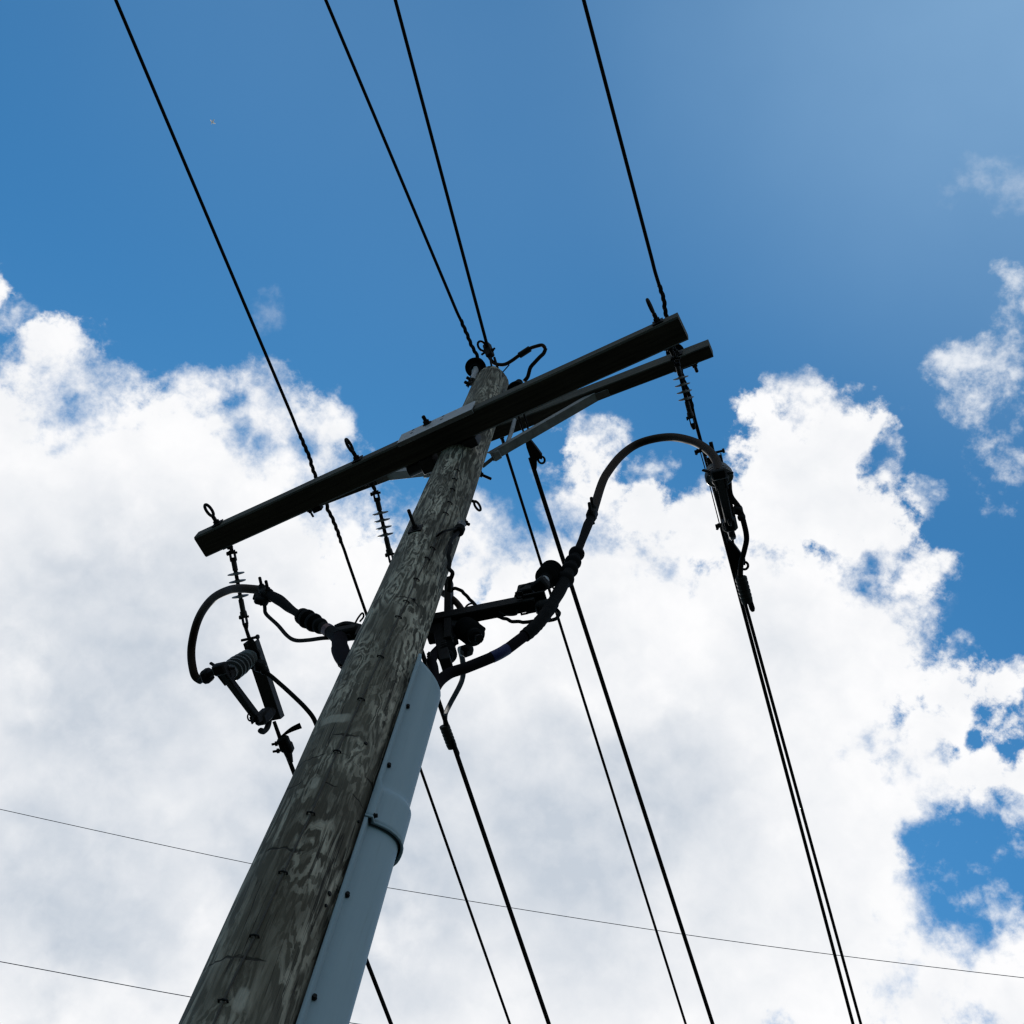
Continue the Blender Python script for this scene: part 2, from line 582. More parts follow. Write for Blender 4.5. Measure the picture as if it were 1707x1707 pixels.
N = 40
gv, gf = [], []
for j in range(N + 1):
    for i in range(N + 1):
        x = (i / N * 2 - 1)
        y = (j / N * 2 - 1)
        X, Y = 3000 * x * abs(x) ** 2, 3000 * y * abs(y) ** 2
        gv.append((X, Y, 0.0 if abs(X) + abs(Y) < 12 else 0.3 * mn.noise(Vector((X * 0.02, Y * 0.02, 0)))))
for j in range(N):
    for i in range(N):
        k = j * (N + 1) + i
        gf.append([k, k + 1, k + N + 2, k + N + 1])
obj('ground', MB().add(gv, gf), ground_mat(), None, (0, 0, 0), kind='structure')


# ------------------------------------------------------------------ pole
def pole_mat():
    m = bpy.data.materials.new('weathered_pole_wood')
    m.use_nodes = True
    t = m.node_tree
    b = t.nodes['Principled BSDF']
    q = NG(t)
    co = q.n('ShaderNodeTexCoord').outputs['Object']
    wob = q.noise(q.vm('MULTIPLY', co, (1, 1, 0.3)), 7, 4, 0.55, out='Color')
    cw = q.vm('ADD', co, q.vm('SCALE', q.vm('SUBTRACT', wob, (0.5, 0.5, 0.5)), scale=0.045))
    st = q.vm('MULTIPLY', cw, (1, 1, 0.12))
    base = q.noise(st, 11.0, 3.0, 0.5, 0.15)
    # knots push the growth rings into closed loops
    knots = None
    for (x, y, s) in ((520, 1400, 0.06), (592, 1100, 0.05), (735, 815, 0.05), (655, 985, 0.05), (400, 1640, 0.06), (600, 1240, 0.05), (800, 660, 0.05)):
        kp = on_pole(x, y) - P0
        d = q.vm('LENGTH', q.vm('MULTIPLY', q.vm('SUBTRACT', cw, tuple(kp)), (1 / s, 1 / s, 0.55 / s)))
        e = q.m('POWER', 2.718, q.m('MULTIPLY', d, -0.9))
        knots = e if knots is None else q.m('ADD', knots, e)
    v = q.m('ADD', base, q.m('MULTIPLY', knots, 0.36))
    fib = q.noise(q.vm('MULTIPLY', co, (1, 1, 0.05)), 170, 5, 0.7)
    fib2 = q.noise(q.vm('MULTIPLY', co, (1, 1, 0.05)), 45, 4, 0.6)
    v2 = q.m('ADD', v, q.m('MULTIPLY', q.m('SUBTRACT', fib2, 0.5), 0.05))
    ph = q.m('FRACT', q.m('MULTIPLY', v2, 7.5))
    rings = q.m('MULTIPLY', q.smooth(ph, 0.25, 0.55), q.smooth(ph, 0.78, 0.92, 1.0, 0.0))
    fine = q.m('FRACT', q.m('MULTIPLY', v2, 30.0))
    rings = q.m('MULTIPLY', rings, q.smooth(q.m('ABSOLUTE', q.m('SUBTRACT', fine, 0.5)), 0.30, 0.5, 1.0, 0.62))
    # smaller, tighter figure between the broad bands
    wob2 = q.noise(co, 16, 4, 0.6, out='Color')
    c3 = q.vm('MULTIPLY', q.vm('ADD', co, q.vm('SCALE', q.vm('SUBTRACT', wob2, (0.5, 0.5, 0.5)), scale=0.035)), (1, 1, 0.2))
    ph2 = q.m('FRACT', q.m('MULTIPLY', q.m('ADD', q.noise(c3, 12, 3, 0.5), q.m('MULTIPLY', knots, 0.3)), 9.0))
    rings2 = q.m('MULTIPLY', q.smooth(ph2, 0.35, 0.5), q.smooth(ph2, 0.78, 0.95, 1.0, 0.0))
    where = q.smooth(q.noise(q.vm('MULTIPLY', co, (1, 1, 0.45)), 6, 4, 0.6), 0.42, 0.55)
    rings = q.m('ADD', q.m('MULTIPLY', rings, q.lin(where, 0, 1, 1.0, 0.35)), q.m('MULTIPLY', q.m('MULTIPLY', rings2, where), 0.75))
    patch = q.smooth(q.noise(q.vm('MULTIPLY', cw, (1, 1, 0.3)), 9, 3, 0.5), 0.40, 0.60)
    k = q.m('MULTIPLY', rings, q.lin(patch, 0, 1, 0.30, 1.0))
    k = q.m('ADD', k, q.m('MULTIPLY', q.m('SUBTRACT', fib, 0.5), 1.1), clamp=True)
    c = q.mix(k, (0.046, 0.041, 0.031), (0.430, 0.390, 0.310))
    tone = q.noise(q.vm('MULTIPLY', co, (1, 1, 0.25)), 4.5, 4, 0.55)
    c = q.mix(q.smooth(tone, 0.42, 0.66, 0.0, 0.6), c, (0.066, 0.055, 0.037))
    green = q.noise(q.vm('MULTIPLY', co, (1, 1, 0.4)), 2.2, 3)
    c = q.mix(q.smooth(green, 0.45, 0.65, 0, 0.35), c, (0.140, 0.130, 0.100))
    # drying checks: long thin fissures
    chk = q.noise(q.vm('MULTIPLY', co, (1, 1, 0.03)), 20, 3, 0.55)
    line = q.smooth(q.m('ABSOLUTE', q.m('SUBTRACT', chk, 0.5)), 0.0, 0.014, 1.0, 0.0)
    line = q.m('MULTIPLY', line, q.smooth(q.noise(q.vm('MULTIPLY', co, (1, 1, 0.6)), 6, 2), 0.48, 0.58))
    # cross-grain splits at a few heights
    zz = q.n('ShaderNodeSeparateXYZ')
    t.links.new(q.vm('ADD', co, q.vm('SCALE', q.vm('SUBTRACT', q.noise(co, 7, 3, out='Color'), (0.5, 0.5, 0.5)), scale=0.16)), zz.inputs[0])
    gate = q.smooth(q.noise(co, 9, 2), 0.47, 0.55)
    for (x, y) in ((380, 1595), (575, 1262), (560, 1222), (545, 1300), (690, 1040), (470, 1410), (700, 1010)):
        zi = on_pole(x, y).z
        e = q.smooth(q.m('ABSOLUTE', q.m('SUBTRACT', zz.outputs[2], zi)), 0.002, 0.007, 1.0, 0.0)
        line = q.m('MAXIMUM', line, q.m('MULTIPLY', e, gate))
    c = q.mix(q.m('MULTIPLY', line, 0.85), c, (0.014, 0.012, 0.010))
    # pale scars where the surface was scraped off
    for (x, y, sx_, sz_) in ((557, 1198, 0.055, 0.030), (529, 1303, 0.016, 0.035), (400, 1668, 0.016, 0.040), (775, 690, 0.02, 0.05)):
        kp = on_pole(x, y) - P0
        dv = q.vm('MULTIPLY', q.vm('SUBTRACT', q.vm('ADD', co, q.vm('SCALE', q.vm('SUBTRACT', wob, (0.5, 0.5, 0.5)), scale=0.075)), tuple(kp)), (1 / sx_, 1 / sx_, 1 / sz_))
        ln = q.vm('LENGTH', q.vm('MULTIPLY', dv, dv))
        c = q.mix(q.smooth(ln, 0.45, 1.3, 0.6, 0.0), c, q.mix(fib, (0.24, 0.225, 0.18), (0.46, 0.43, 0.36)))
    t.links.new(c, b.inputs['Base Color'])
    b.inputs['Roughness'].default_value = 0.85
    b.inputs['Specular IOR Level'].default_value = 0.15
    hgt = q.m('ADD', q.m('MULTIPLY', k, 0.5), q.m('MULTIPLY', line, -1.5))
    bp = q.n('ShaderNodeBump')
    bp.inputs['Strength'].default_value = 0.6
    bp.inputs['Distance'].default_value = 0.004
    t.links.new(hgt, bp.inputs['Height'])
    t.links.new(bp.outputs[0], b.inputs['Normal'])
    return m


pole = thing('utility_pole', P0, 'tall weathered grey wooden pole with wavy grain carrying both crossarms', 'utility pole')
SEG, NZ, SHAFT = 112, 420, 10.03
vs, fs = [], []
for j in range(NZ + 1):
    z = SHAFT * j / NZ
    for k in range(SEG):
        a = 2 * math.pi * k / SEG
        r = prad(z)
        d = Vector((math.cos(a), math.sin(a), z * 0.55)) * 1.6
        r += 0.0035 * mn.noise(d) + 0.0022 * mn.noise(Vector((math.cos(a) * 7, math.sin(a) * 7, z * 2.3))) \
            + 0.0010 * mn.noise(Vector((math.cos(a) * 24, math.sin(a) * 24, z * 5)))
        if z > SHAFT - 0.03: r -= 0.012 * ((z - SHAFT + 0.03) / 0.03)
        zz = z
        if z > SHAFT - 0.01: zz = z - 0.05 * math.cos(a - 0.9) + 0.01 * mn.noise(Vector((math.cos(a) * 3, math.sin(a) * 3, 3)))
        vs.append(P0 + Vector((r * math.cos(a), r * math.sin(a), zz)))
for j in range(NZ):
    for k in range(SEG):
        fs.append([j * SEG + k, j * SEG + (k + 1) % SEG, (j + 1) * SEG + (k + 1) % SEG, (j + 1) * SEG + k])
vs.append(P0 + ZUP * (SHAFT - 0.004))
for k in range(SEG): fs.append([NZ * SEG + k, NZ * SEG + (k + 1) % SEG, len(vs) - 1])
obj('shaft', MB().add(vs, fs), pole_mat(), pole, sharp=60)

STAPLES = [(761.5, 784.6), (757.5, 800), (754, 817), (749.5, 839), (743, 857), (721, 915), (712, 932), (694, 967), (677, 1004), (664, 1030),
           (634, 1096), (602, 1167), (562, 1254), (518, 1357), (472, 1456), (424, 1562), (372, 1670)]
gw = [on_pole(770, 738, 0.006), on_pole(771, 760, 0.005)] + [on_pole(x, y, 0.004) for x, y in STAPLES]
low = on_pole(372, 1670, 0.004)
azl = math.degrees(math.atan2(low.y - P0.y, low.x - P0.x))
gw += [on_pole_z(azl + 1, z, 0.004) for z in (3.6, 2.4, 1.0, 0.05)]
obj('ground_wire', MB().tube(spline(gw, 6), 0.0032, 8), 'oldwire', pole)
for (x, y) in STAPLES:
    p = on_pole(x, y)
    o = Vector((p.x - P0.x, p.y - P0.y, 0)).normalized()
    tdir = ZUP.cross(o)
    mb = MB().tube([p - tdir * 0.013 - o * 0.01, p - tdir * 0.012 + o * 0.006, p + o * 0.009, p + tdir * 0.012 + o * 0.006, p + tdir * 0.013 - o * 0.01], 0.0034, 6)
    obj('staple', mb, 'dark', pole)

# through bolts, nails and eyes seen on the shaft
p = on_pole(693, 883)
o = Vector((p.x - P0.x, p.y - P0.y, 0)).normalized()
mb = MB().box(p + o * 0.004, o, ZUP, o.cross(ZUP), 0.008, 0.07, 0.07, 0.001).bolt(p + o * 0.008, o, 0.10, 0.009)
obj('through_bolt', mb, 'dark', pole)
for (x, y, l) in ((803.5, 790, 0.07), (777, 862, 0.03)):
    p = on_pole(x, y)
    o = U(6)
    obj('through_bolt', MB().bolt(P0 + ZUP * p.z + o * (prad(p.z) - 0.004), (o + ZUP * -0.15), l, 0.009), 'dark', pole)
p = on_pole(789, 826)
o = U(8)
q0 = P0 + ZUP * p.z + o * (prad(p.z) - 0.02)
ed_ = (o * 0.62 - ZUP * 0.8).normalized()
mb = MB().tube([q0, q0 + o * 0.03, q0 + o * 0.03 + ed_ * 0.012], 0.009).ring(q0 + o * 0.03 + ed_ * 0.045, ((EYEP - q0).normalized() * 0.45 + o.cross(ZUP) * 0.8), 0.014, 0.0070, ed_, 2.4)
obj('eye_bolt', mb, 'dark', pole)
for (x, y, s) in ((567, 1108, 0.012), (609, 1240, .008), (690, 1000, .007), (596, 1370, .006), (548, 1490, .009), (542, 1510, .006), (638, 1265, .006)):
    p = on_pole(x, y)
    o = Vector((p.x - P0.x, p.y - P0.y, 0)).normalized()
    obj('nail', MB().lathe(p - o * 0.01, o, [(0, s * 0.5), (0.012, s * 0.5), (0.0125, s), (0.016, s * 0.8)], 9), 'dark', pole)

# ------------------------------------------------------------------ lower crossarm
ARMZ0, ARMZ1, AN0, AN1, AL, AR = 8.43, 8.533, -0.2695, -0.124, -1.715, 1.5


def A(s, n, z): return P0 + AX * s + AN * n + ZUP * z


arm = thing('crossarm', A(0, AN0, ARMZ0), 'long dark lower crossarm on the near side of the pole, with steel plate', 'crossarm')


def beam(Afun, l, r, n0, n1, z0, z1, ch=0.008, nseg=60):
    """sawn timber: a chamfered section swept along the arm with small irregularities"""
    sec = [(n0 + ch, z0), (n1 - ch, z0), (n1, z0 + ch), (n1, z1 - ch), (n1 - ch, z1), (n0 + ch, z1), (n0, z1 - ch), (n0, z0 + ch)]
    vs, fs = [], []
    for i in range(nseg + 1):
        s = l + (r - l) * i / nseg
        for k, (n, z) in enumerate(sec):
            w = 0.0016 * mn.noise(Vector((s * 3.1, k * 5.3, n0)))
            vs.append(Afun(s, n + w, z + 0.0016 * mn.noise(Vector((s * 2.7, k * 9.1, 4 + z0)))))
    S = len(sec)
    for i in range(nseg):
        for k in range(S): fs.append([i * S + k, i * S + (k + 1) % S, (i + 1) * S + (k + 1) % S, (i + 1) * S + k])
    fs.append(list(range(S))[::-1])
    fs.append([nseg * S + k for k in range(S)])
    return MB().add(vs, fs)


obj('beam', beam(A, AL, AR, AN0, AN1, ARMZ0, ARMZ1, 0.010), 'armwood', arm, sharp=25)


def along(px, py):
    """distance along the lower arm of the near face point behind a pixel"""
    return (at_v(px, py, A(0, AN0, 0), -40.5) - P0).dot(AX)


s0, s1 = along(655, 757), along(783, 697)
TT = 0.007
gp = MB()
gp.box(A((s0 + s1) / 2, AN0 - 0.0085, (ARMZ0 + ARMZ1) / 2 + 0.012), AX, AN, ZUP, s1 - s0, TT, 0.155, 0.001)
gp.box(A((s0 + s1) / 2, AN0 + 0.004, ARMZ0 - 0.0105), AX, AN, ZUP, s1 - s0, 0.022, TT, 0.001)
obj('gain_plate', gp, 'galv', arm)
for (x, y) in ((689, 722), (738.5, 700)):
    s = along(x, y)
    for dz in (-0.01, 0.045):
        obj('bolt_hole', MB().lathe(A(s, AN0 - 0.0115, 8.49 + dz + 0.02), -AN, [(0, 0.009), (0.0012, 0.009)], 12), 'dark', arm)
obj('bolt', MB().bolt(A(along(713, 711), AN0 - 0.012, 8.545), -AN, 0.05, 0.012), 'dark', arm)
# saddle between arm and pole, seen from below
sd = MB()
sd.box(A(-0.17, AN1 + 0.045, 8.49), AX, AN, ZUP, 0.09, 0.085, 0.13, 0.004)
sd.lathe(A(-0.30, AN1 + 0.04, 8.47), AX, [(0, 0.036), (0.10, 0.036), (0.104, 0.03), (0.13, 0.03)], 18)
obj('saddle', sd, 'steel', arm)
obj('saddle', MB().box(A(0.12, AN1 + 0.03, 8.49), AX, AN, ZUP, 0.09, 0.055, 0.13, 0.004), 'steel', arm)


def eye(s, flat, tilt=0.0):
    b = A(s, AN0 - 0.002, 8.49)
    d = -AN
    nrm = AX if not flat else (AX * 0.45 + ZUP * 0.9).normalized()
    e = MB().box(b - AN * 0.004, AX, AN, ZUP, 0.062, 0.007, 0.07, 0.001)
    e.lathe(b - AN * 0.007, d, [(0, 0.02), (0.018, 0.02)], 6)
    e.tube([b, b + d * 0.055], 0.0125)
    c = b + d * 0.10
    e.ring(c, nrm, 0.026, 0.0095, d, 1.6)
    return obj('eye_nut', e, 'dark', arm)


eye(along(360, 878), True)
eye(along(596, 768), False)
eye(along(1097, 536), False)
# washers and bolt tails on the far face
for s in (along(358, 878), along(596, 768), along(1097, 536)):
    mb = MB().box(A(s, AN1 + 0.005, 8.49), AX, AN, ZUP, 0.062, 0.007, 0.07, 0.001)
    mb.lathe(A(s, AN1 + 0.008, 8.49), AN, [(0, 0.02), (0.016, 0.02), (0.017, 0.011), (0.05, 0.011)], 12)
    obj('bolt', mb, 'dark', arm)
p = at(527, 849, 8.43)
s = (p - P0).dot(AX)
mb = MB().box(A(s, AN1 + 0.014, 8.455), AX, AN, ZUP, 0.058, 0.026, 0.05, 0.002).bolt(A(s - 0.05, AN1 + 0.002, 8.45), AN, 0.045, 0.007)
obj('bolt', mb, 'dark', arm)

# ------------------------------------------------------------------ upper crossarm
UZ0, UZ1, UN0, UN1 = 9.38, 9.53, 0.1265, 0.208


def B(s, n, z): return P0 + BX * s + BN * n + ZUP * z


arm2 = thing('crossarm', B(0, UN0, UZ0), 'slimmer dark upper crossarm behind the pole, held by grey steel braces', 'crossarm')
obj('beam', beam(B, -1.5, 1.522, UN0, UN1, UZ0, UZ1, 0.006), 'armwood', arm2, sharp=25)


def brace(s_arm, px, py, tail=None):
    top = B(s_arm, UN1 - 0.03, UZ0 - 0.006)
    bot = at_v(px, py, B(0, UN1 - 0.03, 0), -37.2)
    ax = (bot - top).normalized()
    side = BN
    upv = ax.cross(side).normalized()
    if upv.z < 0: upv = -upv
    mb = MB()
    # angle iron: horizontal and vertical flange, ends lapped under the arm
    L = (bot - top).length
    mb.box((top + bot) / 2, ax, side, upv, L, 0.052, 0.006, 0.001)
    mb.box((top + bot) / 2 - side * 0.0285 + upv * 0.022, ax, side, upv, L, 0.006, 0.05, 0.001)
    sgn = 1 if s_arm > 0 else -1
    mb.box(top + BX * sgn * 0.035 - ZUP * 0.001, BX, BN, ZUP, 0.10, 0.05, 0.006, 0.001)
    if tail is not None:
        mb.bar(bot - ax * 0.05, tail, ZUP, 0.022, 0.012)
        mb.box(bot - ax * 0.03, ax, side, upv, 0.05, 0.058, 0.045, 0.004)
    return mb


zbr = at_v(815, 765, B(0, UN1 - 0.03, 0), -37.2)
obj('brace', brace(0.745, 820, 763, at(804, 778, zbr.z - 0.02)), 'bracegalv', arm2)
obj('brace', brace(-0.765, 716, 787, P0 + ZUP * (zbr.z - 0.14) - BX * 0.10 + BN * 0.115), 'bracegalv', arm2)
p = at(858, 700, UZ0)
mb = MB().tube([p + ZUP * 0.0, at(852, 722, UZ0 - 0.16), at(846, 738, UZ0 - 0.3)], 0.013)
obj('brace_strap', mb, 'galv', arm2)
s = (at(1152, 612, UZ0) - P0).dot(BX)
obj('bolt', MB().box(B(s - 0.04, UN1 + 0.006, UZ0 + 0.05), BX, BN, ZUP, 0.14, 0.010, 0.06, 0.002).bolt(B(s + 0.02, UN1 + 0.010, UZ0 + 0.05), BN, 0.055, 0.011), 'dark', arm2)
obj('bolt', MB().box(B(s - 0.06, UN0 - 0.005, UZ0 + 0.06), BX, BN, ZUP, 0.075, 0.008, 0.075, 0.001).bolt(B(s - 0.06, UN0 - 0.01, UZ0 + 0.06), -BN, 0.05, 0.011), 'dark', arm2)
s = (at(836, 735, UZ0) - P0).dot(BX)
obj('bolt', MB().bolt(B(s, UN1 + 0.002, UZ0 + 0.05), BN - ZUP * 0.3, 0.07, 0.010), 'dark', arm2)

# ------------------------------------------------------------------ polymer dead-end insulators (three alike)
ins = thing('dead_end_insulator', (0, 0, 0), '', 'insulator', 'dead-end insulators strung from the lower crossarm')
mb = MB().ring((0.018, 0, 0), (0, 1, 0), 0.020, 0.0065, (1, 0, 0), 1.3)
mb.box((0.058, 0.017, 0), (1, 0, 0), (0, 1, 0), (0, 0, 1), 0.062, 0.008, 0.032, 0.002)
mb.box((0.058, -0.017, 0), (1, 0, 0), (0, 1, 0), (0, 0, 1), 0.062, 0.008, 0.032, 0.002)
mb.tube([(0.048, -0.036, 0), (0.048, 0.036, 0)], 0.009).lathe((0.048, 0.028, 0), (0, 1, 0), [(0, 0.015), (0.012, 0.015)], 6)
mb.box((0.095, 0, 0), (1, 0, 0), (0, 1, 0), (0, 0, 1), 0.03, 0.045, 0.036, 0.006)
obj('clevis', mb, 'dark', ins)
obj('end_fitting', MB().lathe((0.10, 0, 0), (1, 0, 0), [(0, 0.019), (0.075, 0.019), (0.078, 0.0165)], 16), 'steel', ins)
obj('rod', MB().lathe((0.17, 0, 0), (1, 0, 0), [(0, 0.014), (0.22, 0.014)], 14), 'rubber', ins)
for i in range(4):
    x = 0.195 + i * 0.055
    obj('shed', MB().lathe((x, 0, 0), (1, 0, 0), [(-0.010, 0.014), (-0.004, 0.024), (0.001, 0.060), (0.005, 0.061), (0.008, 0.056), (0.010, 0.014)], 28), 'shed', ins)
obj('end_fitting', MB().lathe((0.385, 0, 0), (1, 0, 0), [(0, 0.0165), (0.004, 0.019), (0.085, 0.019), (0.09, 0.024), (0.12, 0.026), (0.13, 0.018)], 16), 'steel', ins)
mb = MB().box((0.535, 0.014, 0), (1, 0, 0), (0, 1, 0), (0, 0, 1), 0.075, 0.008, 0.036, 0.003)
mb.box((0.535, -0.014, 0), (1, 0, 0), (0, 1, 0), (0, 0, 1), 0.075, 0.008, 0.036, 0.003)
mb.tube([(0.515, -0.034, 0), (0.515, 0.034, 0)], 0.009).lathe((0.515, 0.024, 0), (0, 1, 0), [(0, 0.015), (0.012, 0.015)], 6)
mb.lathe((0.56, 0, 0), (1, 0, 0), [(0, 0.021), (0.02, 0.02), (0.05, 0.011)], 14)
obj('clevis', mb, 'dark', ins)

STR = dict(L=[(385, 911, 8.47), (411, 1050, 8.33)], M=[(624, 812, 8.46), (655, 945, 8.33)], R=[(1124, 588, 8.46), (1157, 716, 8.36)])
LAB = dict(L='dead-end insulator hanging from the left tip of the lower crossarm, crossed by the bent lead',
           M='dead-end insulator whose foot disappears behind the wooden pole',
           R='dead-end insulator that crosses in front of the right end of the upper crossarm')
for i, k in enumerate('LMR'):
    o = ins if i == 0 else copy_tree(ins)
    p, q = at(*STR[k][0]), at(*STR[k][1])
    pose(o, p, q - p)
    o.scale = ((q - p).length / 0.61,) * 3
    o['label'] = LAB[k]

# ------------------------------------------------------------------ in-line disconnect switches (two alike)
sw = thing('disconnect_switch', (0, 0, 0), '', 'switch', 'disconnect switches hung in the dead-end lines')
E3 = (Vector((1, 0, 0)), Vector((0, 1, 0)), Vector((0, 0, 1)))
mb = MB().box((0.29, 0, 0), *E3, 0.54, 0.078, 0.010, 0.002)
mb.box((0.29, 0.036, 0.022), *E3, 0.54, 0.006, 0.040, 0.001).box((0.29, -0.036, 0.022), *E3, 0.54, 0.006, 0.040, 0.001)
obj('base_channel', mb, 'steel', sw)
mb = MB().lathe((-0.02, 0, 0.012), (1, 0, 0), [(-0.06, 0.010), (0.03, 0.011), (0.032, 0.02), (0.06, 0.026), (0.062, 0.013)], 12)
mb.tube([(0, -0.05, 0.012), (0, 0.05, 0.012)], 0.009).lathe((0, -0.058, 0.012), (0, 1, 0), [(0, 0.016), (0.012, 0.016)], 6)
obj('line_fitting', mb, 'dark', sw)
prof = [(0, 0.030), (0.012, 0.030), (0.014, 0.036)]
for i in range(6):
    t0 = 0.03 + i * 0.038
    rr = 0.056 + 0.004 * min(i, 3)
    prof += [(t0, 0.043), (t0 + 0.012, rr - 0.006), (t0 + 0.019, rr), (t0 + 0.025, rr - 0.003), (t0 + 0.030, 0.046)]
prof += [(0.265, 0.042), (0.27, 0.034)]
iso = obj('insulator', MB().lathe((0.10, 0, -0.012), (0, 0, -1), prof, 30), 'grey', sw)
obj('end_cap', MB().lathe((0.10, 0, -0.277), (0, 0, -1), [(0, 0.036), (0.03, 0.040), (0.045, 0.036), (0.05, 0.02)], 16), 'dark', iso)
obj('end_cap', MB().lathe((0.10, 0, 0.004), (0, 0, -1), [(0, 0.046), (0.016, 0.046), (0.02, 0.032)], 16), 'dark', iso)
mb = MB().bar((0.06, 0, -0.34), (0.44, 0, -0.175), (0, 1, 0), 0.040, 0.042, 0.005)
mb.bar((0.06, 0.026, -0.345), (0.16, 0.026, -0.300), (0, 1, 0), 0.034, 0.008, 0.002).bar((0.06, -0.026, -0.345), (0.16, -0.026, -0.300), (0, 1, 0), 0.034, 0.008, 0.002)
blade = obj('blade', mb, 'dark', sw)
obj('pull_ring', MB().ring((0.425, 0.0, -0.225), (0.2, 1, 0.2), 0.020, 0.0045, (1, 0, -0.6), 1.25), 'dark', blade)
mb = MB().box((0.045, 0, -0.345), *E3, 0.07, 0.075, 0.055, 0.01).bolt((0.035, 0.03, -0.325), (-0.6, 0.8, 0.3), 0.05, 0.009).bolt((0.06, -0.03, -0.325), (0.2, -1, 0.2), 0.035, 0.009)
obj('hinge_clamp', mb, 'dark', sw)
mb = MB().box((0.485, 0, -0.10), *E3, 0.075, 0.07, 0.12, 0.014).box((0.46, 0.022, -0.165), *E3, 0.05, 0.008, 0.07, 0.003).box((0.46, -0.022, -0.165), *E3, 0.05, 0.008, 0.07, 0.003)
mb.lathe((0.49, 0, -0.02), (0, 0, -1), [(0, 0.034), (0.04, 0.034), (0.05, 0.026)], 14)
mb.tube(spline([(0.53, 0, -0.06), (0.56, 0, -0.10), (0.565, 0, -0.15), (0.54, 0, -0.175)], 4), 0.017, 8)
obj('contact_jaw', mb, 'dark', sw)

SWP = dict(L=[(414, 1066, 8.31), (461, 1206, 8.20)], R=[(1189, 756, 8.30), (1219, 888, 8.22)])
SROLL = dict(L=0.09, R=-0.05)
SLAB = dict(L='switch with ribbed grey insulator and slanting blade, left of the wooden pole',
            R='switch with a bent lead arching down into it, right of the pole')
SWO = {}
for i, k in enumerate('LR'):
    o = sw if i == 0 else copy_tree(sw)
    p, q = at(*SWP[k][0]), at(*SWP[k][1])
    zh = ZUP - ZUP.cross(q - p).normalized() * SROLL[k]
    pose(o, p, q - p, zh)
    s_ = (q - p).length / 0.585
    o.scale = (s_, 1.12, 1.17)
    o['label'] = SLAB[k]
    SWO[k] = (p, (q - p).normalized(), zh, s_)


def swpt(k, x, y, z):
    p, d, zh, s_ = SWO[k]
    yv = zh.cross(d).normalized()
    zv = d.cross(yv)
    return p + d * x * s_ + yv * y * 1.12 + zv * z * 1.17


# ------------------------------------------------------------------ conductors
def line(p1, px2, py2, slope, curve=0.004, ext=45, n=60, z1=None):
    """wire from p1 away through the sight line of a pixel, falling with slope then levelling out; runs on for ext metres"""
    p1 = Vector(p1)
    q = at(px2, py2, p1.z)
    for _ in range(12):
        w = Vector((q.x - p1.x, q.y - p1.y, 0)).length
        q = at(px2, py2, p1.z - slope * w + curve * w * w)
    d = Vector((q.x - p1.x, q.y - p1.y, 0)).normalized()
    out = []
    for i in range(n + 1):
        w = ext * (i / n) ** 1.6
        out.append(p1 + d * w + ZUP * (-slope * w + curve * w * w))
    return out, d


def wobble(pts, p, length, amp):
    """small kinks where a wire is tied down near p"""
    out = []
    for q in pts:
        dd = (q - p).length
        if dd < length:
            f = 1 - dd / length
            q = q + Vector((mn.noise(q * 9.0), mn.noise(q * 9.0 + Vector((5, 1, 2))), mn.noise(q * 9 + Vector((1, 7, 3))))) * amp * f
        out.append(q)
    return out


def resample(pts, step_near, p, reach):
    """denser points within reach of p"""
    out = [pts[0]]
    for a, b in zip(pts, pts[1:]):
        L = (b - a).length
        near = min((a - p).length, (b - p).length) < reach
        k = max(1, int(L / step_near)) if near else 1
        for i in range(1, k + 1): out.append(a.lerp(b, i / k))
    return out


def pin_wire(name, pin, near_px, far_px, r, label, slope_n=0.06, slope_f=0.06, tie=0.45, group=None):
    a, da = line(pin, *near_px, slope_n, 0.0008, 40)
    b, db = line(pin, *far_px, slope_f, 0.0008, 45)
    pts = a[::-1] + b[1:]
    pts = resample(pts, 0.03, pin, tie + 0.25)
    pts = wobble(pts, pin, tie + 0.15, 0.028)
    mb = MB().tube(pts, r, 10)
    ta = [q for q in pts if (q - pin).length < tie]
    o = single(name, mb, 'wire', label, 'wire', group, origin=pin)
    h = MB()
    for ph in (0, 2.1, 4.2): h.helix(ta, r + 0.0012, 0.0034, tie * 2 / 0.16, ph, 6, 12)
    obj('tie', h, 'wire', o)
    return o


GW = 'power lines running over the upper crossarm'
PINA = at(537, 812, 9.74)
PIND = at(1125, 578, 9.74)
PINB = at(797, 604, 10.27)
pin_wire('power_line', PINA, (193, 0), (850, 1707), 0.0113, 'leftmost thick wire, entering at the top left and passing over the long left arm', 0.065, 0.05)
pin_wire('power_line', PIND, (973, 0), (1435, 1707), 0.0118, 'rightmost thick wire of the upper picture, passing over the right tip of the crossarm', 0.065, 0.05)
pin_wire('power_line', PINB, (543, 0), (1143, 1707), 0.0110, 'wire tied to the round insulator on the very top of the pole', 0.05, 0.04, 0.34)

# dead-ended circuit leaving to the far side
pL = at(490, 1291, 8.15)
lw, dl = line(at(480, 1262, 8.16), 652, 1707, 0.035, 0.0008)
single('power_line', MB().tube(lw, 0.0145, 10), 'wire', 'wire that starts at the left switch clamp and vanishes behind the pole', 'wire')
pM = at(655, 945, 8.33)
mw, dm = line(pM, 915, 1707, 0.07, 0.001)
single('power_line', MB().tube(mw, 0.0150, 10), 'wire', 'thick wire coming from behind the grey cable guard with a sleeve near its top', 'wire')
pR = at(1203, 880, 8.25)
rw, dr = line(pR, 1422, 1707, 0.055, 0.0008)
single('power_line', MB().tube(rw, 0.0108, 10), 'wire', 'thick wire running down from the right switch past the teardrop clamp', 'wire')

